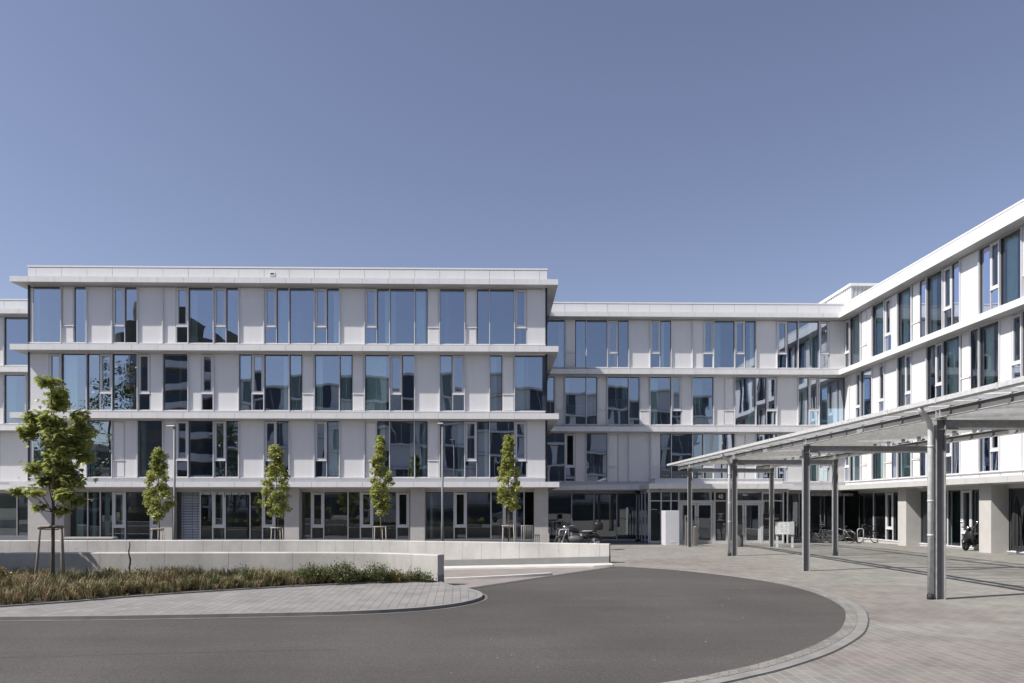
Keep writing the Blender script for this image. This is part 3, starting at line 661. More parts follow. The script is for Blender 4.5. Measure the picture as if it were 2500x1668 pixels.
for (xa, xb) in ((WX0+0.05, WX0+0.25), (WX1-0.25, WX1-0.05)): mb.box(Vector((xa, YL+0.7, ZF-0.2))-L, Vector((xb, YB, 0.92))-L, CONC)
mb.build('side_wall', LB)
for (a, b) in ((1.2, 1.5), (1.85, 2.0), (2.35, 2.55), (3.0, 3.15), (19.0, 19.15)): curtain(fG, LB, a*M_, b*M_, ZB, ZT, -0.3)
def venetian(fr, par, u0, u1, z0, z1, d=0.06):
    mb = MB(); z = z0; 
    while z < z1:
        mb.add([fr.p(u0, d, z), fr.p(u1, d, z), fr.p(u1, d-0.06, z+0.05), fr.p(u0, d-0.06, z+0.05)], [(0, 1, 2, 3)], BLIND)
        z += 0.082
    for u in (u0+0.12, (u0+u1)/2+0.1, u1-0.1): fr.box(mb, u-0.004, u+0.004, d, d+0.006, z0, z1, DARKG)
    return mb.build('venetian_blind', par)
venetian(fG, LB, 5.56*M_, 6.29*M_, ZB+0.03, ZT)
def raised_blind(fr, par, u0, u1, zt, hooks):
    mb = MB(); z = zt
    for k in range(5): fr.box(mb, u0, u1, 0.02, 0.085, z-0.03, z-0.008, BLIND); z -= 0.032
    for i in range(hooks): u = u0+(u1-u0)*(i+0.5)/hooks; fr.box(mb, u-0.012, u+0.012, 0.09, 0.10, zt-0.30, zt-0.04, DARKG)
    return mb.build('raised_blind', par)
raised_blind(fG, LB, 6.3*M_, 8.3*M_, ZT+0.02, 7)

# ---------------------------------------------------------------- rear link wing
YR = 42.1; XB = 3.90; XR = 20.43
BW = empty('office_link_wing', (11, YR+6, GZ), 'three upper storeys of the set back white office wing above the glazed entrance', 'office building')
fB = RF(BW, (XB, YR), (1, 0), (0, -1))
KB1 = (XR-XB)/M_
b3 = [('G', -1.0, 0)]+seq('O1 G1 G2 V1 G1 P2 V1 G1 P2 P1 V1 G2 V1 G1 P2 V1 G1 G2 V1', 0)+[('P', 12.5, KB1)]
b2 = [('G', -1.0, -0.5)]+seq('O1 G2 G1 O1 G2 G1 O1 G2 V1 P1 G2 P1 O1 G2 G1 V1 P2 G1 V1', -0.5)+[('G', 12, KB1)]
b1 = [('G', -1.0, 0)]+seq('V1 P1 G2 O1 P1 P2 O1 G1 G2 G1 V1 G2 O1 P1 G2 V1 P2 G1 V1', 0)+[('P', 12.5, KB1)]
facade_row(fB, BW, b3, SILL[2], HEAD[2], GLASS, 0.5, seed=13)
facade_row(fB, BW, b2, SILL[1], HEAD[1], GLASS, 0.5, seed=15)
facade_row(fB, BW, b1, SILL[0], HEAD[0], GLASS, 0.3, openset=(0,), seed=19)
BX0, BX1, BYB = WX1+0.2, XR+0.1, 56.0
block_shell(BW, BX0, BX1, YR, BYB)
partitions(BW, BX0, BX1, YR, 5.0, 'x', ZUP, 14)
for i, (a, b) in enumerate(SLAB):
    slab_w(BW, BX0, XR-0.60 if True else 0, YR-0.60, YR+0.25, a, b, 'y', XB)
parapet(BW, fB, (BX0-XB)/M_, KB1, 11.21, 11.93)
# ground floor: glass wall left of the entrance and right of it
fBg = OffF(fB, -0.45)
LBW = Vector(BW.location)
def kx(x): return (x-XB)/M_
gzb = gh(42.5)
gf_bay(fBg, BW, kx(2.7), kx(8.13), [('G', kx(2.75), kx(4.35)), ('G', kx(4.35), kx(5.67)), ('G', kx(5.73), kx(7.02)), ('G', kx(7.02), kx(8.2))], 0.72, gzb+0.12, GLASSG)
gf_bay(fBg, BW, kx(16.0), kx(20.43), [('G', kx(16.0), kx(17.9)), ('G', kx(17.9), kx(18.55)), ('G', kx(18.6), kx(20.0)), ('G', kx(20.0), kx(20.6))], 0.72, gzb+0.12, GLASSG)
raised_blind(fBg, BW, (18.6-XB), (21.1-XB), 0.74, 6)
mb = MB(); mb.box(Vector((BX0, YR+7.5, gzb))-LBW, Vector((28, YR+7.6, 0.92))-LBW, INTW); mb.box(Vector((BX0, YR+0.75, gzb-0.02))-LBW, Vector((28, YR+7.5, gzb+0.03))-LBW, INTF)
mb.box(Vector((7.5, YR+3, gzb))-LBW, Vector((8.6, YR+3.5, -0.9))-LBW, DARKG)
mb.build('interior_wall', BW)
# ---------------------------------------------------------------- entrance pavilion
YE = 39.45; XE0, XE1 = 8.15, 16.08
EN = empty('entrance_pavilion', (12, 40, gh(40)), 'single storey glazed entrance with number 40 above the doors under a flat white roof', 'entrance')
LE = Vector(EN.location); fE = RF(EN, (0, YE), (1, 0), (0, -1))
o = slab(None, XE0, XE1, 38.8, YR-0.602, 0.92, 1.20, 'y', 0.3, 'roof_slab'); o.parent = EN
for v in o.data.vertices: v.co -= LE
mb = MB(); mb.box(Vector((8.75, 40.0, 1.20))-LE, Vector((15.9, 41.0, 1.50))-LE, WHITE2); mb.box(Vector((8.70, 39.96, 1.50))-LE, Vector((15.95, 41.0, 1.53))-LE, WHITE2); mb.build('roof_upstand', EN)
ez = gh(YE)
def EX(px):      # facade x for glazing marks, metres
    t = (px-1250)/1759.0; c, s = math.cos(math.radians(1.1)), math.sin(math.radians(1.1)); return YE*(s+t*c)/(c-t*s)
zt_e, ztr_e = 0.74, 0.27
mb = MB()
def ebx(u0, u1, d0, d1, z0, z1, m=FRAMEM): fE.box(mb, u0, u1, d0, d1, z0, z1, m)
ebx(XE0+0.02, XE1-0.05, -0.15, 0.0, zt_e, 0.92, SOFFIT)
marks = [1587, 1614, 1638, 1657, 1745, 1774, 1861, 1912]
for pxx in marks: u = EX(pxx); ebx(u-0.035, u+0.035, -0.12, 0.03, ez, zt_e)
ebx(EX(1587)+0.035, EX(1912)-0.035, -0.10, 0.02, ztr_e-0.03, ztr_e+0.03); 
for a, b in ((1587, 1657), (1745, 1774), (1861, 1912)): ebx(EX(a), EX(b), -0.10, 0.022, ez-0.05, ez+0.14)
mb.build('glazing_frame', EN)
for a, b in zip(marks[:-1], marks[1:]):
    g = MB(); fE.quad(g, EX(a)+0.035, EX(b)-0.035, -0.04, ztr_e+0.03, zt_e, GLASSG); g.build('glass_pane', EN)
    if (a, b) in ((1657, 1745), (1774, 1861)): continue
    g = MB(); fE.quad(g, EX(a)+0.035, EX(b)-0.035, -0.04, ez+0.14, ztr_e-0.03, GLASSG); g.build('glass_pane', EN)
def double_door(x0, x1):
    m = MB(); fE.box(m, x0, x1, -0.10, 0.03, ztr_e-0.13, ztr_e-0.03, FRAMEM); fE.box(m, x0, x0+0.07, -0.1, 0.03, ez, ztr_e-0.13, FRAMEM); fE.box(m, x1-0.07, x1, -0.1, 0.03, ez, ztr_e-0.13, FRAMEM)
    d = m.build('door', EN); xm = (x0+x1)/2
    for (a, b, hx) in ((x0+0.08, xm-0.01, xm-0.06), (xm+0.01, x1-0.08, xm+0.06)):
        q = MB(); w = 0.10; zt = ztr_e-0.14
        fE.box(q, a, a+w, -0.07, 0.0, ez+0.01, zt, FRAMEM); fE.box(q, b-w, b, -0.07, 0.0, ez+0.01, zt, FRAMEM); fE.box(q, a+w, b-w, -0.07, 0.0, ez+0.01, ez+0.16, FRAMEM); fE.box(q, a+w, b-w, -0.07, 0.0, zt-w, zt, FRAMEM)
        fE.quad(q, a+w, b-w, -0.035, ez+0.16, zt-w, GLASSG); q.build('door_leaf', d)
        q = MB(); q.tube([fE.p(hx, 0.07, ez+0.6), fE.p(hx, 0.07, ez+1.5)], 0.015, CHROME, 8); q.build('door_handle', d)
double_door(EX(1657)+0.04, EX(1745)-0.04); double_door(EX(1774)+0.04, EX(1861)-0.04)
for x in (XE0+0.12, XE1-0.12):
    mb = MB()
    for k in range(3):
        y0 = YE+0.05+k*0.95; y1 = y0+0.87
        mb.box(Vector((x-0.03, y0-0.07, ez))-LE, Vector((x+0.03, y0, 0.92))-LE, FRAMEM)
        mb.add([Vector((x, y0, ez+0.1))-LE, Vector((x, y1, ez+0.1))-LE, Vector((x, y1, 0.85))-LE, Vector((x, y0, 0.85))-LE], [(0, 1, 2, 3)], GLASSG)
    mb.build('side_glazing', EN)
SIGNB = mat('black_sign_film', (0.012, 0.012, 0.014), 0.35, nscale=4, namt=0.1)
SIGNW = mat('white_lettering', (0.80, 0.80, 0.80), 0.5, nscale=4, namt=0.02)
SIGNR = mat('red_lettering', (0.55, 0.12, 0.12), 0.5, nscale=4, namt=0.02)
for q in ((EX(1745)+0.04, EX(1774)-0.04, -0.030, ztr_e+0.04, zt_e-0.01), (EX(1745)+0.04, EX(1774)-0.04, -0.030, -0.95, ztr_e-0.04), (EX(1861)+0.04, EX(1908)-0.02, -0.030, -1.10, -0.45)):
    mb = MB(); fE.quad(mb, *q, SIGNB); mb.build('sign_film', EN)
def text(par, body, size, loc, m, ext=0.004, align='CENTER', rot=(90, 0, 0), sx=1.0, bold=0.0):
    cu = bpy.data.curves.new('lettering', 'FONT'); cu.body = body; cu.size = size; cu.extrude = ext; cu.align_x = align; cu.align_y = 'CENTER'; cu.offset = bold
    t = bpy.data.objects.new('tmp', cu); COL.objects.link(t); dg = bpy.context.evaluated_depsgraph_get(); me = bpy.data.meshes.new_from_object(t.evaluated_get(dg))
    COL.objects.unlink(t); bpy.data.objects.remove(t); me.materials.clear(); me.materials.append(m)
    o = bpy.data.objects.new('lettering', me); COL.objects.link(o); o.parent = par; o.location = loc; o.rotation_euler = [math.radians(a) for a in rot]; o.scale = (sx, 1, 1); return o
text(EN, '40', 0.34, fE.p(EX(1759.5), -0.02, 0.50), SIGNW, sx=0.8, bold=0.004)
text(EN, 'SAMMELNR.', 0.075, fE.p(EX(1759.5), -0.02, -0.44), SIGNW, sx=0.95)
text(EN, '278', 0.075, fE.p(EX(1759.5), -0.02, -0.51), SIGNW, sx=0.95)
text(EN, 'HAUPTEINGANG', 0.055, fE.p(EX(1759.5), -0.02, -0.80), SIGNW, sx=0.95)
mb = MB()
def sgl(x0, x1, z0, z1): fE.box(mb, EX(1759.5)+x0, EX(1759.5)+x1, -0.03, -0.02, z0, z1, SIGNW)
sgl(-0.12, 0.12, -0.575, -0.565); sgl(-0.1, -0.085, -0.74, -0.64); sgl(-0.1, 0.1, -0.755, -0.74); sgl(-0.085, 0.02, -0.655, -0.64); sgl(0.05, 0.08, -0.64, -0.61); mb.build('direction_symbol', EN)
text(EN, 'KLAIBER    GATE', 0.10, fE.p(EX(1884), -0.02, -0.72), SIGNW, sx=1.05)
mb = MB(); fE.box(mb, EX(1715), EX(1727), -0.3, -0.28, 0.50, 0.60, SIGNW); fE.box(mb, EX(1717), EX(1725), -0.28, -0.275, 0.53, 0.57, SIGNR); mb.build('exit_sign', EN)
mb = MB(); mb.tube([fE.p(EX(1608), 0.3, 0.92), fE.p(EX(1608), 0.3, 0.84)], 0.05, SIGNR, 10); mb.build('alarm_lamp', EN)
mb = MB()
mb.box(Vector((13.0, 41.4, ez))-LE, Vector((14.6, 41.9, ez+0.9))-LE, DARKG); mb.box(Vector((10.6, 41.6, ez))-LE, Vector((11.3, 42.0, ez+1.1))-LE, INTW); mb.build('reception_desk', EN)

# ---------------------------------------------------------------- right wing
RWG = empty('office_side_wing', (XR+6, 30, GZ), 'sunlit white office wing receding along the right edge with square concrete piers', 'office building')
Y0R = 35.18; fR = RF(RWG, (XR, Y0R), (0, -1), (-1, 0))
KR0 = -(YR-Y0R)/M_; KR1 = 14.0
r3 = [('V', KR0, -5)]+seq('G2 O1 P1 G2 V1 P1 G2 O1 G1 G2 V1 G1 P2 G1 V1 G2 V1 P1 G2 O1 G1 P2 G2 V1 G1 P2', -5)
r2 = [('P', KR0, -5)]+seq('P1 V1 G2 P1 V1 P2 G1 V1 P2 G1 V1 G2 O1 G1 G2 P1 V1 G2 P2 G1 V1 G2 P2 G2 V1 P1', -5)
r1 = [('V', KR0, -5)]+seq('G2 O1 P1 G2 O1 G1 G2 O1 G1 P2 V1 G1 P2 G1 V1 P2 P2 G2 V1 G1 P2 G2 O1 P2 G2', -5)
KR1 = min(r3[-1][2], r2[-1][2], r1[-1][2])
for rr_ in (r3, r2, r1):
    while rr_[-1][2] > KR1+0.01: t, a, b = rr_.pop(); rr_.append((t, a, KR1)) if a < KR1-0.01 else None
facade_row(fR, RWG, r3, SILL[2], HEAD[2], GLASSW, 0.95, seed=23)
facade_row(fR, RWG, r2, SILL[1], HEAD[1], GLASSW, 0.95, seed=25)
facade_row(fR, RWG, r1, SILL[0], HEAD[0], GLASSW, 0.98, seed=29)
RY0 = Y0R-KR1*M_; RY1 = BYB; LR = Vector(RWG.location)
mb = MB()
for i, (a, b) in enumerate(SLAB):
    mb.box(Vector((XR+0.27, RY0+0.1, a))-LR, Vector((36, RY1, b+0.10))-LR, CEIL)
    if i < 3: mb.box(Vector((XR+0.27, RY0+0.1, b+0.10))-LR, Vector((36, RY1, b+0.13))-LR, INTF)
mb.build('floor_plate', RWG)
partitions(RWG, RY0, YR, XR, 5.5, 'y', ZUP, 44)
for i, (a, b) in enumerate(SLAB):
    o = slab_w(RWG, XR-0.598, XR+0.25, RY0-0.5, YR+0.2, a, b, 'x', Y0R)
    if i == 0:
        for q, mm in enumerate(o.data.materials): o.data.materials[q] = SLABG if mm == WHITE2 else mm
parapet(RWG, fR, KR0, KR1, 11.21, 11.935)
mb = MB(); mb.box(Vector((XR+0.3, RY0, 1.18))-LR, Vector((36, RY0+0.2, 11.9))-LR, WHITE); mb.build('side_wall', RWG)
# ground floor piers and recessed glazing
for k, yy in enumerate((35.70, 29.48, 23.25, 17.0)):
    mb = MB(); mb.box(Vector((XR, yy, GZ-0.2))-LR, Vector((XR+0.75, min(yy+0.75, 42.5), 0.92))-LR, CONC); mb.build('pier', RWG)
fRg = OffF(fR, -0.72)
def ky(y): return (Y0R-y)/M_
gf_bay(fRg, RWG, ky(41.9), ky(36.45), [('G', ky(41.9), ky(40.2)), ('G', ky(40.2), ky(38.9)), ('V', ky(38.9), ky(38.2)), ('G', ky(38.2), ky(36.5))], 0.72, GZ+0.1, GLASSG)
gf_bay(fRg, RWG, ky(35.7), ky(30.23), [('G', ky(35.7), ky(34.4)), ('G', ky(34.4), ky(33.5)), ('G', ky(33.5), ky(32.5)), ('V', ky(32.5), ky(31.8)), ('G', ky(31.8), ky(30.3))], 0.72, GZ+0.1, GLASSG)
gf_bay(fRg, RWG, ky(29.48), ky(24.0), [('G', ky(29.4), ky(28.0)), ('V', ky(28.0), ky(27.3)), ('G', ky(27.3), ky(26.0)), ('G', ky(26.0), ky(24.05))], 0.72, GZ+0.1, GLASSG)
gf_bay(fRg, RWG, ky(23.25), ky(17.75), [('G', ky(23.2), ky(21.5)), ('G', ky(21.5), ky(19.8)), ('G', ky(19.8), ky(17.8))], 0.72, GZ+0.1, GLASSG)
mb = MB(); mb.box(Vector((XR+6.5, RY0, GZ))-LR, Vector((XR+6.6, RY1, 0.92))-LR, INTW); mb.box(Vector((XR+0.9, RY0, GZ))-LR, Vector((XR+6.5, YR, GZ+0.04))-LR, INTF)
for y in (33.6, 27.3, 21): mb.box(Vector((XR+1.0, y, GZ))-LR, Vector((XR+6.5, y+0.12, 0.92))-LR, INTW)
mb.build('interior_wall', RWG)
mb = MB(); mb.tube([Vector((XR-0.25, 34.0, 0.92))-LR, Vector((XR-0.25, 34.0, 0.86)), ][:1]+[Vector((XR-0.25, 34.0, 0.84))-LR], [0.17, 0.13], WHITE2, 16); mb.build('ceiling_lamp', RWG)
# roof plant room
PR = empty('roof_plant_room', (25, 50, 11.2), 'ribbed grey metal plant room on the roof above the inner corner', 'plant room')
LP = Vector(PR.location); mb = MB(); x0, x1, y0, y1 = 22.05, 30.0, 44.6, 75.0
mb.box(Vector((x0, y0, 11.2))-LP, Vector((x1, y1, 13.72))-LP, SOFFIT)
x = x0
while x < x1: mb.box(Vector((x, y0-0.03, 11.2))-LP, Vector((x+0.12, y0, 13.7))-LP, SOFFIT); x += 0.24
y = y0
while y < 60: mb.box(Vector((x0-0.03, y, 11.2))-LP, Vector((x0, y+0.12, 13.7))-LP, WHITE); y += 0.24
mb.build('wall', PR); mb = MB(); mb.box(Vector((x0-0.12, y0-0.12, 13.72))-LP, Vector((x1+0.1, y1, 13.88))-LP, WHITE2); mb.build('roof_edge', PR)
# ---------------------------------------------------------------- far left wing
FL = empty('office_rear_wing', (-35, YR+6, GZ), 'set back white office wing at the left edge, behind the corner of the front block', 'office building')
XF = -28.48; fF = RF(FL, (XF, YR), (1, 0), (0, -1)); KF1 = (WX0-XF)/M_
f3 = seq('P2 G2 V1 G1 P2 G2 V1 G1', -8)+[('P', -2, 0), ('G', 0, 2), ('G', 2, KF1)]
f2 = seq('G2 V1 P1 G2 P2 V1 G1 P2 G1 P1', -8)+[('P', -1, 0), ('G', 0, 1), ('V', 1, 1.5), ('P', 1.5, KF1)]
f1 = seq('P2 G2 V1 G1 P2 G2 P2', -8)+[('P', -1.5, -1), ('G', -1, -0.2), ('P', -0.2, 2), ('P', 2, KF1)]
f1[-5] = ('P', -1.5, -1)
facade_row(fF, FL, f3, SILL[2], HEAD[2], GLASS, 0.3, seed=33); facade_row(fF, FL, f2, SILL[1], HEAD[1], GLASS, 0.3, seed=35); facade_row(fF, FL, f1, SILL[0], HEAD[0], GLASS, 0.2, seed=37)
FX0 = XF-8*M_; block_shell(FL, FX0, WX0, YR, BYB); partitions(FL, FX0, WX0, YR, 5, 'x', ZUP, 34)
for i, (a, b) in enumerate(SLAB): slab_w(FL, FX0-0.4, WX0-0.505 if False else WX0-0.51, YR-0.6, YR+0.25, a, b, 'y', XF)
parapet(FL, fF, -8, KF1-0.05, 11.21, 11.93)
fFg = OffF(fF, -0.45); gf_bay(fFg, FL, -8, KF1-0.1, [('G', -8, -6), ('G', -6, -4), ('G', -4, -2.5), ('G', -2.5, -1), ('G', -1, 0.35), ('G', 0.35, 1.45), ('G', 1.45, KF1-0.1)], 0.72, -1.75, GLASSG)
LF = Vector(FL.location); mb = MB(); mb.box(Vector((FX0, YR+6, GZ))-LF, Vector((WX0, YR+6.1, 0.92))-LF, INTW); mb.build('interior_wall', FL)

# ================================================================== CANOPY (galvanised steel and glass walkway roof)
CN = empty('walkway_canopy', (11.0, 22.0, GZ), 'galvanised steel and glass walkway canopy on slim steel posts leading to the entrance', 'canopy')
LC = Vector(CN.location); PX1, PX2 = 9.3, 13.3; CY0, CY1 = 8.2, 36.9; PY = [15.0, 21.6, 28.2, 34.8]
def ibeam_y(mb, x, y0, y1, z0, z1, w, m, tf=0.012):
    mb.box(Vector((x-w/2, y0, z0))-LC, Vector((x+w/2, y1, z0+tf))-LC, m); mb.box(Vector((x-w/2, y0, z1-tf))-LC, Vector((x+w/2, y1, z1))-LC, m)
    mb.box(Vector((x-0.006, y0+0.001, z0+tf))-LC, Vector((x+0.006, y1-0.001, z1-tf))-LC, STEELD)  # web darker than flanges: shade from flange and gutter put into its colour
def zroof(x): return 2.125+(x-8.8)*0.045
for x in (PX1, PX2):
    mb = MB(); ibeam_y(mb, x, CY0, CY1, 1.855, 2.03, 0.11, STEELL)
    for y in PY:      # web stiffeners
        for s in (-0.06, 0.06): mb.box(Vector((x-0.05, y+s-0.006, 1.868))-LC, Vector((x+0.05, y+s+0.006, 2.017))-LC, STEELL)
    for y in (18.3, 24.9, 31.5): mb.box(Vector((x-0.012, y-0.2, 1.88))-LC, Vector((x+0.012, y+0.2, 2.005))-LC, STEEL)
    mb.build('long_beam', CN)
for y in PY+[8.4]:
    mb = MB(); z0, z1, w = 1.605, 1.81, 0.10; x0, x1 = PX1+0.10, PX2-0.10
    for a, b in ((z0, z0+0.01), (z1-0.01, z1)): mb.box(Vector((x0, y-w/2, a))-LC, Vector((x1, y+w/2, b))-LC, STEEL)
    mb.box(Vector((x0+0.001, y-0.004, z0+0.01))-LC, Vector((x1-0.001, y+0.004, z1-0.01))-LC, STEEL); mb.build('cross_beam', CN)
for x in (PX1, PX2):
    for y in PY:
        mb = MB(); zb = gh(y)-0.02; zt = 1.80; h = 0.10; tf = 0.012
        mb.box(Vector((x-h, y-0.055, zb))-LC, Vector((x-h+tf, y+0.055, zt))-LC, STEEL); mb.box(Vector((x+h-tf, y-0.055, zb))-LC, Vector((x+h, y+0.055, zt))-LC, STEEL)
        mb.box(Vector((x-h+tf, y-0.006, zb))-LC, Vector((x+h-tf, y+0.006, zt))-LC, STEELD)  # recessed web, its shade put into the darker colour
        mb.box(Vector((x-h+tf, y-0.054, 1.60))-LC, Vector((x+h-tf, y+0.054, 1.612))-LC, STEEL)
        mb.box(Vector((x-h-0.01, y-0.065, zt+0.0005))-LC, Vector((x+h+0.01, y+0.065, 1.854))-LC, STEEL)
        mb.build('post', CN)
y = CY0+0.15; k = 0
while y < CY1-0.02:
    mb = MB(); xa, xb = 8.83, 13.95; za, zb = zroof(xa), zroof(xb); t = 0.007; d = 0.145
    for (dy, q) in ((0, 0),):
        vs = [(xa, y-t, za-0.085), (xb, y-t, zb-d), (xb, y+t, zb-d), (xa, y+t, za-0.085), (xa, y-t, za-0.02), (xb, y-t, zb-0.02), (xb, y+t, zb-0.02), (xa, y+t, za-0.02)]
        mb.add([Vector(v)-LC for v in vs], [(0, 3, 2, 1), (4, 5, 6, 7), (0, 1, 5, 4), (1, 2, 6, 5), (2, 3, 7, 6), (3, 0, 4, 7)], PURL)
        vs = [(xa, y-0.007, za-0.02), (xb, y-0.007, zb-0.02), (xb, y+0.05, zb-0.02), (xa, y+0.05, za-0.02), (xa, y-0.007, za-0.012), (xb, y-0.007, zb-0.012), (xb, y+0.05, zb-0.012), (xa, y+0.05, za-0.012)]
        mb.add([Vector(v)-LC for v in vs], [(0, 3, 2, 1), (4, 5, 6, 7), (0, 1, 5, 4), (1, 2, 6, 5), (2, 3, 7, 6), (3, 0, 4, 7)], PURL)
    for x in (PX1, PX2): mb.box(Vector((x-0.06, y+0.012, 2.031))-LC, Vector((x+0.06, y+0.022, max(zroof(x)-0.03, 2.05)))-LC, STEEL)
    mb.build('purlin', CN)
    if y+0.9 < CY1+0.05:
        g = MB(); xm = [xa-0.02, 10.5, 12.2, xb+0.05]
        for i in range(3):
            g.add([Vector((xm[i]+0.01, y+0.02, zroof(xm[i])-0.005))-LC, Vector((xm[i+1]-0.01, y+0.02, zroof(xm[i+1])-0.005))-LC, Vector((xm[i+1]-0.01, y+0.86, zroof(xm[i+1])-0.005))-LC, Vector((xm[i]+0.01, y+0.86, zroof(xm[i])-0.005))-LC], [(0, 1, 2, 3)], GLASSR)
        g.build('glass_panel', CN)
    y += 0.885; k += 1
mb = MB()                                   # edge gutter (left) in lengths with joint sleeves
gx0, gx1 = 8.68, 8.82
prof = [(gx0, 2.145), (gx0-0.01, 2.05), (gx0+0.02, 2.03), (gx1-0.02, 2.03), (gx1, 2.05), (gx1, 2.145), (gx1-0.006, 2.145), (gx1-0.006, 2.055), (gx1-0.024, 2.038), (gx0+0.024, 2.038), (gx0+0.0, 2.055), (gx0+0.006, 2.145)]
mb.loft([[Vector((px_, yy, pz))-LC for px_, pz in prof] for yy in (CY0, CY1)], STEELL, smooth=False)
yy = CY0+0.6
while yy < CY1: mb.box(Vector((gx0-0.016, yy, 2.034))-LC, Vector((gx0-0.008, yy+0.05, 2.148))-LC, STEELL); yy += 1.77
mb.build('gutter', CN)
for x in (13.97,):
    mb = MB(); mb.box(Vector((x, CY0, zroof(x)-0.17))-LC, Vector((x+0.012, CY1, zroof(x)-0.01))-LC, STEELL); mb.build('edge_plate', CN)
for y in (15.0, 28.2):
    mb = MB(); xx = PX1-0.20; zb = gh(y)
    path = catmull([(gx0+0.07, y-0.25, 2.04), (gx0+0.07, y-0.25, 1.97), (gx0+0.14, y-0.22, 1.90), (xx-0.12, y-0.12, 1.80), (xx-0.03, y-0.03, 1.72), (xx, y, 1.58), (xx, y, 1.2)], 5)
    mb.tube([p-LC for p in path]+[Vector((xx, y, zb+0.10))-LC], 0.055, STEELL, 14)
    for z in (1.25, 0.1, -0.62): mb.tube([Vector((xx, y, z-0.02))-LC, Vector((xx, y, z+0.02))-LC], 0.062, STEELL, 14); mb.box(Vector((xx+0.05, y-0.01, z-0.012))-LC, Vector((xx+0.12, y+0.01, z+0.012))-LC, STEEL)
    mb.build('downpipe', CN)
    mb = MB(); mb.tube([Vector((xx, y, zb-0.02))-LC, Vector((xx, y, zb+0.11))-LC], 0.068, RUBBER, 14); mb.build('pipe_shoe', CN)

# ================================================================== vegetation
def leafmat(name, c1, c2, trans=0.35):
    m = bpy.data.materials.new(name); m.use_nodes = True; nt = m.node_tree; b = nt.nodes['Principled BSDF']
    b.inputs['Roughness'].default_value = 0.38; b.inputs['Specular IOR Level'].default_value = 0.45
    tc = nt.nodes.new('ShaderNodeTexCoord'); n = nt.nodes.new('ShaderNodeTexNoise'); n.inputs['Scale'].default_value = 3.5; n.inputs['Detail'].default_value = 5
    nt.links.new(tc.outputs['Object'], n.inputs['Vector'])
    cr = nt.nodes.new('ShaderNodeValToRGB'); cr.color_ramp.elements[0].position = 0.34; cr.color_ramp.elements[0].color = (*c1, 1); cr.color_ramp.elements[1].position = 0.66; cr.color_ramp.elements[1].color = (*c2, 1)
    nt.links.new(n.outputs['Fac'], cr.inputs[0]); nt.links.new(cr.outputs[0], b.inputs['Base Color'])
    tr = nt.nodes.new('ShaderNodeBsdfTranslucent'); ms = nt.nodes.new('ShaderNodeMixShader'); ms.inputs[0].default_value = trans
    nt.links.new(cr.outputs[0], tr.inputs[0]); nt.links.new(b.outputs[0], ms.inputs[1]); nt.links.new(tr.outputs[0], ms.inputs[2])
    nt.links.new(ms.outputs[0], nt.nodes['Material Output'].inputs[0]); return m
LEAF_B = leafmat('maple_leaf', (0.21, 0.25, 0.07), (0.48, 0.50, 0.17), 0.5)
LEAF_S = leafmat('young_tree_leaf', (0.22, 0.25, 0.06), (0.46, 0.48, 0.15), 0.45)
LEAF_R = leafmat('evergreen_leaf', (0.03, 0.06, 0.015), (0.07, 0.11, 0.03), 0.2)
SHRUBM = leafmat('shrub_leaf', (0.07, 0.09, 0.03), (0.18, 0.21, 0.075), 0.3)
SHRUBY = leafmat('golden_shrub_leaf', (0.09, 0.085, 0.02), (0.24, 0.19, 0.035), 0.25)
MAPLE = [(0, 0), (0.22, -0.04), (0.50, 0.10), (0.30, 0.28), (0.52, 0.52), (0.20, 0.50), (0.0, 0.95), (-0.20, 0.50), (-0.52, 0.52), (-0.30, 0.28), (-0.50, 0.10), (-0.22, -0.04)]
OVAL = [(0, 0), (0.26, 0.3), (0.2, 0.65), (0, 1.0), (-0.2, 0.65), (-0.26, 0.3)]
def add_leaf(mb, p, direc, up, size, shape, m, rr, droop=0.25):
    d = direc.normalized(); s = d.cross(up)
    s = s.normalized() if s.length > 1e-4 else d.orthogonal().normalized()
    n = s.cross(d); vs = []
    for (x, y) in shape: vs.append(p+s*x*size+d*y*size+n*(-droop*y*y-0.22*abs(x))*size)
    b = len(mb.v); mb.v += [tuple(v) for v in vs]; i = mb.mi(m); k = len(shape)
    mb.f.append(tuple(b+q for q in range(k))); mb.m.append(i); mb.sm.append(False)
def crown_clump(mb, c, rad, n, size, shape, m, rr, flat=0.6, outward=0.6):
    c = Vector(c)
    for _ in range(n):
        v = Vector((rr.gauss(0, 1), rr.gauss(0, 1), rr.gauss(0, 1)*flat))
        if v.length < 1e-3: continue
        v = v.normalized()*(rr.random()**0.45); p = c+Vector((v.x*rad[0], v.y*rad[1], v.z*rad[2]))
        direc = Vector((v.x, v.y, v.z*0.5-0.25))*outward+Vector((rr.uniform(-1, 1), rr.uniform(-1, 1), rr.uniform(-0.8, 0.25)))*0.6
        add_leaf(mb, p, direc, Vector((rr.uniform(-.5, .5), rr.uniform(-.5, .5), 1)), size*rr.uniform(0.6, 1.15), shape, m, rr)
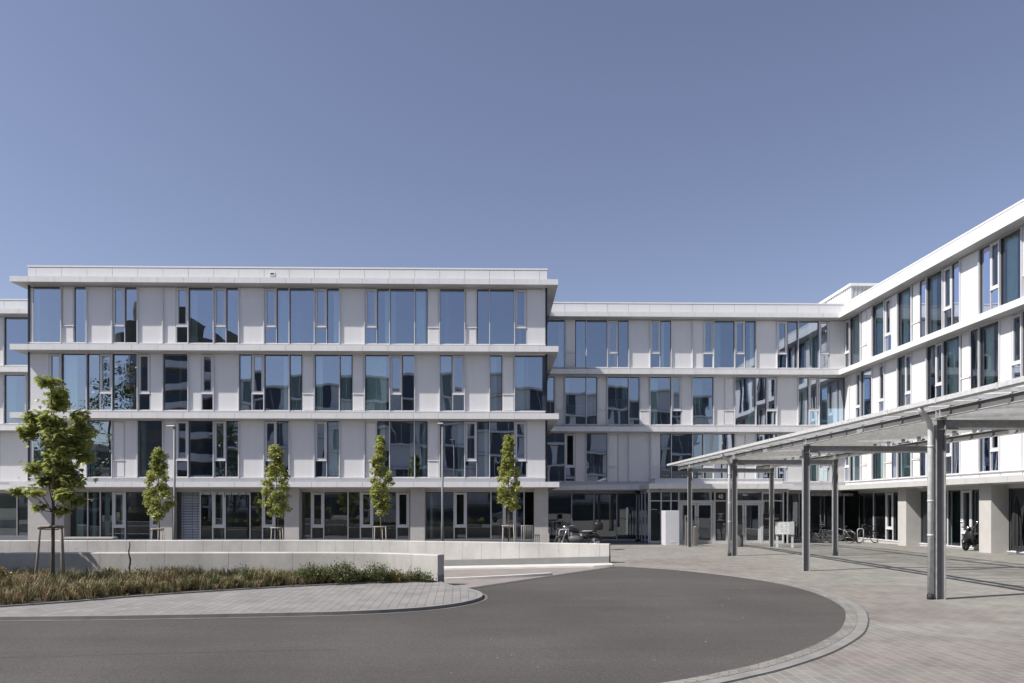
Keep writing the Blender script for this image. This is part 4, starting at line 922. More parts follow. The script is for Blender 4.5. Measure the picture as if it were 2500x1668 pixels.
def stakes(root, pts, ztop, zb, m, rails=True, r=0.03):
    L = Vector(root.location); tops = []
    for (bx, by, tx, ty) in pts:
        mb = MB(); mb.tube([Vector((bx, by, zb))-L, Vector(((bx+tx)/2+0.008, (by+ty)/2, (zb+ztop)/2))-L, Vector((tx, ty, ztop))-L], [r*1.05, r, r*0.92], m, 8); mb.build('stake', root); tops.append(Vector((tx, ty, ztop)))
    if rails:
        for a, b in ((0, 1), (1, 2), (2, 0)):
            d = (tops[b]-tops[a]).normalized()*0.05; mb = MB(); mb.tube([tops[a]-d-L+Vector((0, 0, -0.02-0.012*a)), tops[b]+d-L+Vector((0, 0, -0.02-0.012*a))], r*0.85, m, 8); mb.build('rail', root)
    mb = MB(); c = sum(tops, Vector())/3
    for t in tops: mb.tube([t-L-Vector((0, 0, 0.08)), Vector((c.x, c.y, ztop-0.10))-L], 0.012, RUBBER, 6)
    mb.build('tie_strap', root)
# ---- big young maple at the left
def maple(bx, by, clumps, label, seed, ztop, dens=1.0):
    rr = random.Random(seed); t = empty('maple_tree', (bx, by, ZP), label, 'tree', 'young maples in the planting bed'); L = Vector(t.location)
    S = by*0.98/1759/4.355
    mb = MB(); P = catmull([(bx, by, ZP-0.1), (bx+0.01, by, -0.8), (bx+0.015, by, 0.1), (bx+0.02, by, 0.9), (bx-0.01, by, 1.7), (bx-0.03, by, ztop)], 5)
    mb.tube([p-L for p in P], [0.047-0.037*i/(len(P)-1) for i in range(len(P))], BARK, 8); tr = mb.build('trunk', t)
    lf = MB(); lb = MB()
    for (cx, cy, rx, ry) in clumps:
        dx = (cx-315)*S; z = (1235-(900+cy/4.355))*by/1759; dy = rr.uniform(-0.35, 0.35)
        z0 = max(-0.15, z-0.35-abs(dx)*0.6); base = Vector((bx, by, min(z0, ztop)))
        mid = Vector((bx+dx*0.55, by+dy*0.5, z-0.12)); c = Vector((bx+dx, by+dy, z))
        lb.tube([base-L, mid-L, c-L], [0.013, 0.008, 0.004], BARK, 5)
        R1, R2 = rx*S, ry*S
        n = int(dens*250*(R1*R2)/(0.25*0.25))+10
        crown_clump(lf, c-L, (R1*1.0, R1*0.95, R2*1.15), n, 0.15, MAPLE, LEAF_B, rr, 0.8)
    for k in range(int(260*dens)):
        f = rr.random(); z = 0.0+f*(ztop+0.2); w = 0.50*math.sin(math.pi*min(1, 0.2+f*0.8))
        p = Vector((bx+0.12+rr.gauss(0, w), by+rr.gauss(0, w*0.8), z)); add_leaf(lf, p-L, Vector((rr.uniform(-1, 1), rr.uniform(-1, 1), rr.uniform(-0.7, 0.2))), Vector((rr.uniform(-.4, .4), rr.uniform(-.4, .4), 1)), 0.13*rr.uniform(0.6, 1.1), MAPLE, LEAF_B, rr)
    lb.build('limb', t); lf.build('crown', t)
    return t
CL = [(300, 150, 90, 55), (300, 260, 90, 65), (315, 370, 95, 70), (150, 530, 100, 75), (120, 680, 80, 85), (250, 620, 120, 110), (350, 560, 80, 90), (610, 500, 85, 55), (570, 640, 130, 80), (560, 780, 120, 80), (620, 920, 90, 80), (480, 880, 110, 110), (300, 780, 120, 110), (290, 910, 120, 90), (330, 1050, 160, 95), (110, 1050, 85, 50), (150, 1180, 90, 65), (300, 1200, 120, 70), (450, 1180, 140, 95), (490, 1340, 100, 65), (180, 1310, 90, 30), (200, 1460, 50, 30), (380, 1490, 75, 50), (530, 1390, 60, 60), (-90, 1290, 60, 40), (420, 720, 120, 90)]
maple(-10.57, 17.3, CL, 'tall young maple with large leaves standing in the grass bed at the left', 4, 2.9)
CL2 = [(c[0], c[1]+40, c[2]*0.95, c[3]) for c in CL if c[1] > 300]+[(930, 1010, 55, 75), (915, 850, 40, 40), (700, 1000, 60, 50)]
maple(-14.5, 18.25, CL2, 'young maple whose outermost leaves reach in at the left picture edge', 8, 2.6, 0.9)
def stake_frame(bx, by, pts, ztop, zb, label, m, group, r=0.03, rails=True):
    t = empty('tree_stakes', (bx, by, zb), label, 'tree stakes', group); stakes(t, pts, ztop, zb-0.1, m, rails, r); return t
stake_frame(-10.57, 17.3, [(-10.90, 17.15, -10.77, 17.15), (-10.27, 17.2, -10.33, 17.22), (-10.45, 17.55, -10.48, 17.5)], -0.47, ZP, 'three leaning wooden stakes with a top rail round the tall maple', WOODS, 'wooden stakes round trees', 0.032)
stake_frame(-14.5, 18.25, [(-14.85, 18.05, -14.7, 18.05), (-14.2, 18.1, -14.3, 18.1), (-14.5, 18.55, -14.5, 18.45)], -0.47, ZP, 'three wooden stakes round the maple beyond the left picture edge', WOODS, 'wooden stakes round trees', 0.032)
# ---- slim columnar trees behind the rear wall
PALEW = mat('pale_stake_wood', (0.42, 0.38, 0.32), 0.8, nscale=14, namt=0.25)
def slim_tree(x, y, z0, z1, w, label, seed, dens, lean=0.0):
    rr = random.Random(seed); t = empty('slim_tree', (x, y, GZ), label, 'tree', 'slim trees in front of the left office block'); L = Vector(t.location)
    mb = MB(); P = [(x, y, GZ-0.05), (x+0.02, y, -1.0), (x, y, z0), (x+lean*0.5, y, (z0+z1)/2), (x+lean, y, z1-0.15)]
    mb.tube([p-L for p in catmull(P, 4)], [0.036-0.028*i/16 for i in range(17)], BARK, 7); mb.build('trunk', t)
    lf = MB(); lb = MB(); h = z1-z0; n = int(h/0.13)
    for i in range(n):
        f = (i+0.5)/n; z = z0+h*f; prof = (0.62+0.50*math.sin(math.pi*min(1, f*1.15+0.12)))*(1.0 if f < 0.55 else 1-0.55*((f-0.55)/0.45)**1.4)
        wr = w/2*prof*rr.uniform(0.75, 1.12)
        for k in range(rr.randint(3, 5)):
            a = rr.uniform(0, 2*math.pi); q = wr*rr.uniform(0.35, 0.85); c = Vector((x+lean*f+math.cos(a)*q, y+math.sin(a)*q, z+rr.uniform(-0.08, 0.08)))
            if k < 2: lb.tube([Vector((x+lean*f, y, z-0.22))-L, c-L], [0.008, 0.004], BARK, 4, caps=False)
            r_ = rr.uniform(0.10, 0.17)*(0.6+0.5*w)
            crown_clump(lf, c-L, (r_, r_, r_*0.9), int(52*dens), 0.095, MAPLE, LEAF_S, rr, 0.9)
    lb.build('limb', t); lf.build('crown', t)
slim_tree(-14.0, 30, -0.50, 2.33, 1.25, 'darker slim column tree in front of the first concrete pier, left of the lamp post', 21, 1.15)
slim_tree(-9.12, 30, -0.38, 2.46, 1.25, 'slim column tree in front of the second pier, leaning top, beside the wide blinds', 22, 1.05, -0.1)
slim_tree(-4.88, 30, -0.25, 2.86, 1.0, 'thinnest slim tree, in front of the bay where a casement stands open', 23, 0.9, -0.05)
slim_tree(0.42, 30, -0.10, 2.87, 1.08, 'slim tree nearest the block corner, right of the second lamp post', 24, 0.95, 0.02)
for i, (x, lab) in enumerate(((-14.0, 'pale stake frame round the trunk of the darkest slim tree'), (-9.12, 'pale stake frame round the slim tree beside the blinds'), (-4.88, 'pale stake frame round the thinnest slim tree'), (0.42, 'pale stake frame round the slim tree nearest the block corner'))):
    y = 30; stake_frame(x, y, [(x-0.27, y-0.12, x-0.22, y-0.1), (x+0.27, y-0.1, x+0.22, y-0.08), (x+0.05, y+0.22, x+0.04, y+0.18)], -0.93+0.04*i, GZ, lab, PALEW, 'pale stake frames round the slim trees', 0.022)
# ---- planting bed: grasses as one mass
GRS = [mat('dry_grass', (0.33, 0.24, 0.125), 0.85, nscale=2, namt=0.4), mat('olive_grass', (0.17, 0.155, 0.055), 0.8, nscale=2, namt=0.4), mat('green_grass', (0.10, 0.135, 0.04), 0.8, nscale=2, namt=0.4), mat('straw', (0.38, 0.31, 0.21), 0.9, nscale=2, namt=0.3)]
def bed_front(x):
    return interp(BE, x) if x > BE[0].x else 12
def grasses():
    rr = random.Random(11); mb = MB(); zb = ZP+0.02
    n = 0; pts = []
    for _ in range(2600):
        x = rr.uniform(-15.5, -1.55); yf = bed_front(x)+0.10; yb = interp(FW, x)-0.2
        if yb-yf < 0.12: continue
        if rr.random() > (yb-yf)/6.0+0.25: continue
        pts.append((x, rr.uniform(yf, yb)))
    for (x, y) in pts:
        cl = noise.noise(Vector((x*0.6, y*0.6, 3))); m = rr.choices((0, 1, 2, 3), (0.30+cl*0.5, 0.36, max(0.05, 0.30-cl*0.6), 0.08))[0]
        h0 = rr.uniform(0.12, 0.34)*(1.0+0.9*noise.noise(Vector((x*1.3, y*1.3, 9)))); nb = rr.randint(26, 44); edge = (y-bed_front(x)) < 0.3
        if edge: h0 *= 0.7
        h0 *= min(1.0, 0.45+(-1.55-x)*0.25)
        for k in range(nb):
            a = rr.uniform(0, 2*math.pi); r0 = rr.uniform(0, 0.06); h = h0*rr.uniform(0.6, 1.2); sp = rr.uniform(0.25, 1.0)*h*1.1; w = rr.uniform(0.003, 0.0055)
            ca, sa = math.cos(a), math.sin(a); b0 = Vector((x+ca*r0, y+sa*r0, zb)); s = Vector((-sa, ca, 0))*w
            p1 = b0+Vector((ca*sp*0.35, sa*sp*0.35, h*0.68)); p2 = b0+Vector((ca*sp*0.85, sa*sp*0.85, h*rr.uniform(0.75, 1.0)))
            mm = m if rr.random() < 0.7 else rr.choice((0, 1, 3))
            bI = len(mb.v); mb.v += [tuple(b0-s), tuple(b0+s), tuple(p1-s*0.8), tuple(p1+s*0.8), tuple(p2)]; i = mb.mi(GRS[mm])
            mb.f += [(bI, bI+1, bI+3, bI+2), (bI+2, bI+3, bI+4)]; mb.m += [i, i]; mb.sm += [False, False]
    o = mb.build('ornamental_grass'); tag(o, 'dry brown and green ornamental grasses filling the bed before the front concrete wall', 'grasses', kind='stuff')
grasses()
def shrub(x, y, rx, ry, h, m, label, seed, n, leaf=0.05, nm='shrub'):
    rr = random.Random(seed); t = empty(nm, (x, y, ZP), label, 'shrub', 'low shrubs in the planting bed'); L = Vector(t.location); lf = MB(); st = MB()
    for i in range(n):
        a = rr.uniform(0, 2*math.pi); q = math.sqrt(rr.random()); px_, py_ = x+math.cos(a)*rx*q, y+math.sin(a)*ry*q
        top = h*(1-0.55*q*q)*rr.uniform(0.75, 1.1); z = ZP+top*rr.uniform(0.25, 1)
        if i % 6 == 0: st.tube([Vector((x+(px_-x)*0.3, y+(py_-y)*0.3, ZP))-L, Vector((px_, py_, ZP+top))-L], [0.006, 0.003], BARK, 4, caps=False)
        for k in range(13):
            p = Vector((px_+rr.gauss(0, 0.045), py_+rr.gauss(0, 0.045), z+rr.gauss(0, 0.045)))
            add_leaf(lf, p-L, Vector((rr.uniform(-1, 1)+math.cos(a)*0.5, rr.uniform(-1, 1)+math.sin(a)*0.5, rr.uniform(0, 1.1))), Vector((rr.uniform(-.4, .4), rr.uniform(-.4, .4), 1)), leaf*rr.uniform(0.6, 1.2), OVAL, m, rr, 0.1)
    st.build('stem', t); lf.build('foliage', t)
shrub(-4.55, 17.7, 0.42, 0.35, 0.50, SHRUBM, 'left one of the big rounded green shrubs before the front wall', 31, 190)
shrub(-3.85, 17.75, 0.50, 0.35, 0.56, SHRUBM, 'tallest rounded green shrub in the middle of the shrub group', 32, 230)
shrub(-3.05, 17.95, 0.36, 0.28, 0.52, SHRUBM, 'greyish rounded shrub just left of the wall end', 33, 150)
shrub(-2.10, 18.12, 0.20, 0.12, 0.34, SHRUBM, 'small spiky shrub by the paved path tip', 34, 60)
shrub(-1.80, 17.98, 0.12, 0.09, 0.26, SHRUBM, 'tiny shrub at the very end of the bed', 37, 30)
shrub(-6.30, 18.2, 0.28, 0.22, 0.42, SHRUBM, 'dark green bush rising from the grasses left of the shrub group', 35, 80)
shrub(-11.55, 16.4, 0.60, 0.5, 0.62, SHRUBY, 'golden yellow leaved bush at the left picture edge', 36, 230, 0.06)
shrub(-10.2, 14.6, 0.22, 0.18, 0.26, SHRUBM, 'low dark green bush near the path edging at far left', 38, 70)
shrub(-7.9, 15.75, 0.18, 0.15, 0.34, SHRUBM, 'slim blue green bush at the front of the bed', 39, 50)
shrub(-9.75, 18.2, 0.30, 0.2, 0.36, SHRUBM, 'dark bush against the wall between the maple stakes', 40, 80)
shrub(-8.6, 17.4, 0.30, 0.25, 0.38, SHRUBY, 'golden green bush in the middle of the grasses', 41, 90, 0.05)
shrub(-5.4, 17.3, 0.24, 0.2, 0.34, SHRUBY, 'golden green bush just left of the big shrubs', 42, 70, 0.05)
shrub(-2.55, 17.95, 0.22, 0.14, 0.36, SHRUBY, 'olive bush between the greyish shrub and the wall end', 43, 70, 0.045)
shrub(-7.0, 16.4, 0.2, 0.2, 0.30, SHRUBM, 'small green bush near the path edging at mid bed', 44, 60)
# thin bare stem
mb = MB(); rr = random.Random(3); bx, by = -9.33, 18.4; P = [(bx+0.02*math.sin(i*1.7)+0.03*(1-i/9), by, ZP+0.0+i*0.112) for i in range(10)]
t = empty('bare_stem', (bx, by, ZP), 'thin dark dead stem standing upright before the front concrete wall', 'plant'); mb.tube([Vector(p)-Vector(t.location) for p in P], [0.028, 0.024, 0.02, 0.024, 0.018, 0.022, 0.016, 0.016, 0.013, 0.009], BARK, 6); mb.build('stem', t)
lf = MB()
for i in range(26): p = Vector(P[rr.randint(0, 5)]); add_leaf(lf, p-Vector(t.location), Vector((rr.uniform(-1, 1), rr.uniform(-1, 1), rr.uniform(-.5, .6))), Vector((0, 0, 1)), 0.05, OVAL, BARK, rr)
lf.build('dry_leaves', t)

# ================================================================== street furniture
def lamp_post(x, y, ztop, arm, label):
    t = empty('lamp_post', (x, y, GZ), label, 'street lamp', 'slim lamp posts before the left block'); L = Vector(t.location)
    mb = MB(); mb.tube([Vector((0, 0, -0.05)), Vector((0, 0, 1.2)), Vector((0, 0, 1.25)), Vector((0, 0, ztop-GZ))], [0.070, 0.068, 0.052, 0.042], STEELD, 12); mb.build('pole', t)
    mb = MB(); z = ztop-GZ; mb.box((-0.05, -0.05, z-0.08), (0.05, 0.05, z+0.0), STEELD); mb.build('bracket', t)
    mb = MB(); secs = []
    for f, w, h in ((0, 0.03, 0.03), (0.15, 0.08, 0.045), (0.8, 0.085, 0.04), (1, 0.06, 0.02)): 
        xx = 0.05-arm*f; secs.append([Vector((xx, sy*w, z-0.01+sz*h)) for sy, sz in ((-1, 0.2), (-0.6, 1), (0.6, 1), (1, 0.2), (0.6, -0.4), (-0.6, -0.4))])
    mb.loft(secs, STEELL, False); mb.build('lamp_head', t); mb = MB(); mb.box((0.0-arm*0.85, -0.06, z-0.032), (-0.08, 0.06, z-0.022), GLASSG); mb.build('lens', t)
lamp_post(-14.25, 32, 3.50, 0.40, 'left one of two slim lamp posts, its arm above the venetian blind bay')
lamp_post(-2.47, 32, 3.64, 0.26, 'right one of two slim lamp posts, between the third and fourth slim trees')
# white pylon
KIO = mat('kiosk_white_metal', (0.60, 0.61, 0.66), 0.4, nscale=1.5, namt=0.06)
t = empty('service_pylon', (8.9, 37.1, gh(37)), 'plain pale metal pylon box standing left of the entrance doors', 'pylon'); z0 = 0
mb = MB(); mb.box((-0.36, -0.45, 0.0), (0.36, 0.45, 1.78), KIO); o = mb.build('casing', t); bv = o.modifiers.new('b', 'BEVEL'); bv.width = 0.012; bv.segments = 2
mb = MB(); mb.box((-0.34, -0.43, -0.02), (0.34, 0.43, 0.02), DARKG); mb.build('base', t)
mb = MB(); mb.box((-0.10, -0.462, 0.16), (-0.01, -0.4505, 0.20), SIGNW); mb.box((0.02, -0.462, 0.16), (0.12, -0.4505, 0.20), SIGNW); mb.build('maker_plate', t)
# intercom pillar and ashtray
def pillar(nm, x, y, w, d, h, m, label, cat):
    t = empty(nm, (x, y, gh(y)), label, cat); mb = MB(); mb.loft([[v for v in sq((0, 0), w/2, d/2, zz, n=16, p=5)] for zz in (-0.02, h-0.02, h)], m, False); mb.build('column', t); return t
BRZ = mat('brushed_bronze_steel', (0.26, 0.245, 0.225), 0.4, metal=0.5, nscale=20, namt=0.25)
t = pillar('intercom_pillar', 9.55, 36.3, 0.20, 0.16, 1.53, BRZ, 'taller bronze coloured intercom pillar by the left entrance door', 'intercom pillar')
mb = MB(); mb.box((-0.07, -0.088, 1.25), (0.07, -0.081, 1.45), DARKG); mb.build('screen', t)
t = pillar('ashtray_pillar', 9.86, 35.9, 0.20, 0.20, 0.95, BRZ, 'shorter bronze coloured ashtray pillar right of the intercom pillar', 'ashtray')
mb = MB(); mb.tube([(0, 0, 0.952), (0, 0, 0.975)], [0.07, 0.06], STEELL, 12); mb.build('ash_bowl', t)
# litter bin
t = empty('litter_bin', (11.77, 34.8, gh(34.8)), 'dark grey cylindrical litter bin beside a canopy post', 'litter bin')
mb = MB(); mb.tube([(0, 0, 0), (0, 0, 0.02), (0, 0, 0.58), (0, 0, 0.60)], [0.13, 0.14, 0.14, 0.13], GASKET, 20); mb.build('body', t); mb = MB(); mb.torus((0, 0, 0.61), (0, 0, 1), 0.125, 0.012, STEELD, 24); mb.build('rim', t)
# information board
t = empty('information_board', (13.62, 34.0, gh(34)), 'white boxed information board with site plans on two grey legs under the canopy', 'information board', rz=math.radians(-20))
mb = MB(); mb.box((-0.42, -0.10, 0.62), (0.42, 0.10, 1.22), STEELL); mb.build('cabinet', t)
INFO = mat('info_sheet', (0.72, 0.75, 0.75), 0.5, nscale=8, namt=0.15); mb = MB(); mb.box((-0.41, -0.104, 0.64), (0.20, -0.1005, 1.20), INFO); mb.build('panel', t)
INK = mat('info_ink', (0.16, 0.20, 0.22), 0.6, nscale=8, namt=0.1); mb = MB(); rr = random.Random(2)
for c in range(3):
    for k in range(13):
        x0 = -0.39+c*0.20; z = 1.16-k*0.038
        if rr.random() < 0.85: mb.box((x0, -0.107, z), (x0+rr.uniform(0.06, 0.16), -0.1045, z+0.007), INK)
mb.build('printed_lines', t)
for sx in (-0.34, 0.34): mb = MB(); mb.box((sx-0.05, -0.04, -0.02), (sx+0.05, 0.04, 0.62 if sx < 0 else 1.24), STEELL); mb.build('leg', t)
# bench
t = empty('concrete_bench', (-19.6, 34.9, GZ), 'low ribbed concrete bench in front of the leftmost ground floor glazing', 'bench'); BEN = mat('bench_concrete', (0.50, 0.50, 0.48), 0.8, nscale=4, namt=0.15)
mb = MB(); mb.box((-1.15, -0.22, 0.40), (1.25, 0.24, 0.47), BEN); mb.build('seat', t); mb = MB(); x = -1.10
while x < 1.15: mb.box((x, -0.19, -0.02), (x+0.06, 0.2, 0.399), BEN); x += 0.085
mb.build('ribbed_base', t)
# wing wall and railing by the block corner
mb = MB(); vs = [(0, 0, -0.1), (0.42, 0, -0.1), (0.42, 0, 0.62), (0, 0, 0.82)]; vs = vs+[(x, 0.14, z) for x, _, z in vs]
t = empty('wing_wall', (2.05, 34.8, GZ), 'small sloping concrete wing wall at the foot of the block corner pier', 'low wall'); mb.add(vs, [(0, 1, 2, 3), (7, 6, 5, 4), (3, 2, 6, 7), (0, 3, 7, 4), (1, 5, 6, 2), (0, 4, 5, 1)], CONC); mb.build('wall', t)
t = empty('steel_railing', (1.45, 36.05, GZ), 'short steel railing before the dark doorway in the last glazed bay', 'railing'); mb = MB()
mb.tube([(-0.28, 0, 0.0), (-0.28, 0, 0.98), (0.28, 0, 0.98), (0.28, 0, 0.0)], 0.014, STEELL, 8); mb.build('hand_rail', t); mb = MB()
for k in range(5): mb.tube([(-0.19+k*0.095, 0, 0.1), (-0.19+k*0.095, 0, 0.97)], 0.008, STEELL, 6)
mb.tube([(-0.28, 0, 0.1), (0.28, 0, 0.1)], 0.01, STEELL, 6); mb.build('bars', t)
# bicycle hoops
def hoop(x, y, w, h, label, rz_=0.0):
    t = empty('bicycle_stand', (x, y, gh(y)), label, 'bicycle stand', 'steel hoops for locking bicycles', rz_); mb = MB(); r = 0.11
    pts = [(-w/2, 0, -0.05), (-w/2, 0, h-r)]+[(-w/2+r-r*math.cos(a), 0, h-r+r*math.sin(a)) for a in (0.4, 0.8, 1.2)]+[(-w/2+r, 0, h), (w/2-r, 0, h)]+[(w/2-r+r*math.sin(a), 0, h-r+r*math.cos(a)) for a in (0.4, 0.8, 1.2)]+[(w/2, 0, h-r), (w/2, 0, -0.05)]
    mb.tube(pts, 0.024, STEELL, 8); mb.build('hoop', t)
def Xat(px_, Y): t = (px_-1250)/1759.0; c, s = math.cos(math.radians(1.1)), math.sin(math.radians(1.1)); return Y*(s+t*c)/(c-t*s)
hoop(3.25, 36.4, 0.62, 0.85, 'hoop stand farthest left, partly behind the touring motorcycle'); hoop(3.30, 35.4, 0.60, 0.83, 'hoop stand just in front of the leftmost one, beside the motorcycle'); hoop(4.15, 33.6, 0.6, 0.78, 'nearest hoop stand, below the motorcycle handlebar'); hoop(4.3, 34.4, 0.6, 0.78, 'hoop stand right behind the nearest one, under the motorcycle tank')
hoop(19.95, 39.3, 0.34, 0.80, 'hoop stand holding the rightmost bicycle')
# bicycles
SPK = mat('spoke_steel', (0.22, 0.22, 0.23), 0.35, metal=0.6, nscale=5, namt=0.1)
def bicycle(loc, rz_, label, frame_m, basket=False):
    t = empty('bicycle', loc, label, 'bicycle', 'bicycles parked beside the right hand glazing', rz_); R0 = 0.335; A, B = Vector((-0.54, 0, R0)), Vector((0.54, 0, R0))
    for c in (A, B):
        mb = MB(); mb.torus(c, (0, 1, 0), R0-0.024, 0.024, RUBBER, 36, 6); w = mb.build('wheel', t); mb = MB(); mb.torus(c, (0, 1, 0), R0-0.042, 0.010, SPK, 36, 5)
        for k in range(18): a = 2*math.pi*k/18; mb.tube([c+Vector((0, 0.02*(-1)**k, 0)), c+Vector((math.cos(a)*(R0-0.04), 0, math.sin(a)*(R0-0.04)))], 0.0022, SPK, 4, caps=False)
        mb.tube([c-Vector((0, 0.04, 0)), c+Vector((0, 0.04, 0))], 0.02, SPK, 8); mb.build('rim', w)
        mb = MB(); pts = [c+Vector((math.cos(a)*(R0+0.025), 0, math.sin(a)*(R0+0.025))) for a in [0.2+0.28*i for i in range(10)]]; mb.tube(pts, 0.018, frame_m, 5); mb.build('mudguard', t)
    bb = Vector((-0.08, 0, 0.29)); st = Vector((-0.24, 0, 0.78)); hd = Vector((0.34, 0, 0.84)); hl = Vector((0.38, 0, 0.70)); mb = MB()
    for p, q in ((bb, st), (bb, hl), (st-Vector((0, 0, 0.06)), hd), (A, bb), (A, st), (hl, B), (hd, hl)): mb.tube([p, q], 0.022, frame_m, 7)
    mb.tube([st, st+Vector((-0.03, 0, 0.13))], 0.012, SPK, 6); mb.build('frame', t)
    mb = MB(); mb.loft([[st+Vector((x, y, 0.14+z)) for (y, z) in ((-w, 0), (-w*0.7, 0.035), (w*0.7, 0.035), (w, 0), (0, -0.02))] for x, w in ((-0.16, 0.07), (-0.08, 0.08), (0.05, 0.03), (0.13, 0.015))], BLACKP); mb.build('saddle', t)
    mb = MB(); mb.tube([hd, hd+Vector((-0.02, 0, 0.16))], 0.013, SPK, 6); top = hd+Vector((-0.02, 0, 0.17)); mb.tube([top+Vector((-0.14, -0.29, 0.03)), top+Vector((-0.03, -0.22, 0.03)), top+Vector((0.04, -0.06, 0)), top+Vector((0.04, 0.06, 0)), top+Vector((-0.03, 0.22, 0.03)), top+Vector((-0.14, 0.29, 0.03))], 0.012, BLACKP, 6); mb.build('handlebar', t)
    mb = MB(); mb.torus(bb, (0, 1, 0), 0.085, 0.008, SPK, 20, 5); mb.tube([bb+Vector((0, -0.06, 0)), bb+Vector((0.12, -0.07, -0.12))], 0.01, SPK, 6); mb.tube([bb+Vector((0, 0.06, 0)), bb+Vector((-0.12, 0.07, 0.12))], 0.01, SPK, 6)
    for s, dx, dz in ((-1, 0.12, -0.12), (1, -0.12, 0.12)): mb.box(bb+Vector((dx-0.045, s*0.07 if s > 0 else -0.16, dz-0.012)), bb+Vector((dx+0.045, 0.16 if s > 0 else s*0.07, dz+0.012)), RUBBER)
    mb.build('crank', t)
    mb = MB(); 
    for s in (-0.05, 0, 0.05): mb.tube([st+Vector((-0.05, s, -0.03)), st+Vector((-0.42, s, -0.03))], 0.006, SPK, 5)
    mb.tube([st+Vector((-0.4, -0.05, -0.03)), A+Vector((0, -0.05, 0))], 0.006, SPK, 5); mb.build('luggage_rack', t)
BLKF = mat('dark_bike_frame', (0.03, 0.035, 0.045), 0.3, nscale=6, namt=0.2); GRYF = mat('silver_bike_frame', (0.22, 0.23, 0.24), 0.3, metal=0.4, nscale=6, namt=0.2)
bicycle((Xat(1993, 39.6), 39.6, gh(39.6)), math.radians(140), 'dark bicycle turned towards the camera, left of the far right canopy post', BLKF)
bicycle((Xat(2052, 39.5), 39.5, gh(39.5)), math.radians(125), 'bicycle partly hidden behind the second row canopy post', GRYF)
bicycle((Xat(2117, 39.5), 39.5, gh(39.5)), math.radians(196), 'rightmost bicycle, locked side on to a low hoop stand', BLKF)
# scooter (right)
def scooter(loc, rz_):
    t = empty('motor_scooter', loc, 'black retro motor scooter parked between two concrete piers on the right', 'scooter', rz=rz_)
    for x in (-0.62, 0.62):
        mb = MB(); mb.torus((x, 0, 0.24), (0, 1, 0), 0.185, 0.055, RUBBER, 26, 8); w = mb.build('wheel', t); mb = MB(); mb.tube([(x, -0.03, 0.24), (x, 0.03, 0.24)], 0.11, SPK, 14)
        for k in range(5): a = 2*math.pi*k/5; mb.box((x+math.cos(a)*0.1-0.02, -0.04, 0.24+math.sin(a)*0.1-0.02), (x+math.cos(a)*0.1+0.02, 0.04, 0.24+math.sin(a)*0.1+0.02), SPK)
        mb.build('rim', w)
    def sec(x, zc, hw, hz): return [Vector((x, math.cos(a)*hw, zc+math.sin(a)*hz)) for a in [2*math.pi*i/12 for i in range(12)]]
    mb = MB(); mb.loft([sec(-0.88, 0.52, 0.04, 0.05), sec(-0.75, 0.52, 0.15, 0.18), sec(-0.45, 0.50, 0.19, 0.22), sec(-0.2, 0.45, 0.16, 0.20), sec(-0.05, 0.34, 0.13, 0.10), sec(0.15, 0.27, 0.17, 0.05), sec(0.35, 0.28, 0.17, 0.05)], BLACKP); mb.build('body', t)
    mb = MB(); secs = []
    for x, z, w in ((0.36, 0.28, 0.17), (0.42, 0.45, 0.22), (0.42, 0.65, 0.22), (0.40, 0.85, 0.14), (0.36, 0.97, 0.08)): secs.append([Vector((x+0.05*math.cos(a)-0.03, w*math.sin(a), z)) for a in [2*math.pi*i/12 for i in range(12)]])
    mb.loft(secs, BLACKP); mb.build('leg_shield', t)
    mb = MB(); mb.loft([sec(0.88, 0.34, 0.03, 0.03), sec(0.78, 0.44, 0.10, 0.07), sec(0.62, 0.50, 0.12, 0.08), sec(0.45, 0.48, 0.11, 0.08), sec(0.38, 0.40, 0.05, 0.05)], BLACKP); mb.build('front_mudguard', t)
    mb = MB(); mb.loft([sec(-0.72, 0.74, 0.10, 0.04), sec(-0.55, 0.76, 0.15, 0.055), sec(-0.2, 0.73, 0.15, 0.05), sec(0.0, 0.70, 0.08, 0.04)], RUBBER); mb.build('seat', t)
    mb = MB(); mb.tube([(0.38, -0.33, 1.03), (0.40, -0.2, 1.02), (0.42, 0, 1.0), (0.40, 0.2, 1.02), (0.38, 0.33, 1.03)], [0.02, 0.022, 0.04, 0.022, 0.02], BLACKP, 8); mb.build('handlebar', t)
    mb = MB(); mb.tube([(0.46, 0, 1.0), (0.52, 0, 1.0)], [0.075, 0.07], CHROME, 14); mb.build('headlight', t)
    for s in (-1, 1): mb = MB(); mb.tube([(0.38, s*0.24, 1.03), (0.36, s*0.33, 1.22)], 0.007, CHROME, 6); mb.tube([(0.355, s*0.33, 1.25), (0.37, s*0.33, 1.25)], 0.055, CHROME, 12); mb.build('mirror', t)
    mb = MB(); mb.tube([(-0.1, -0.14, 0.22), (-0.45, -0.17, 0.20), (-0.8, -0.17, 0.26)], [0.025, 0.045, 0.045], CHROME, 10); mb.build('exhaust', t)
    mb = MB(); mb.tube([(0.05, 0.1, 0.2), (-0.05, 0.2, 0.0)], 0.012, CHROME, 6); mb.build('side_stand', t)
scooter((Xat(2378, 31.4), 31.4, GZ), math.radians(207))
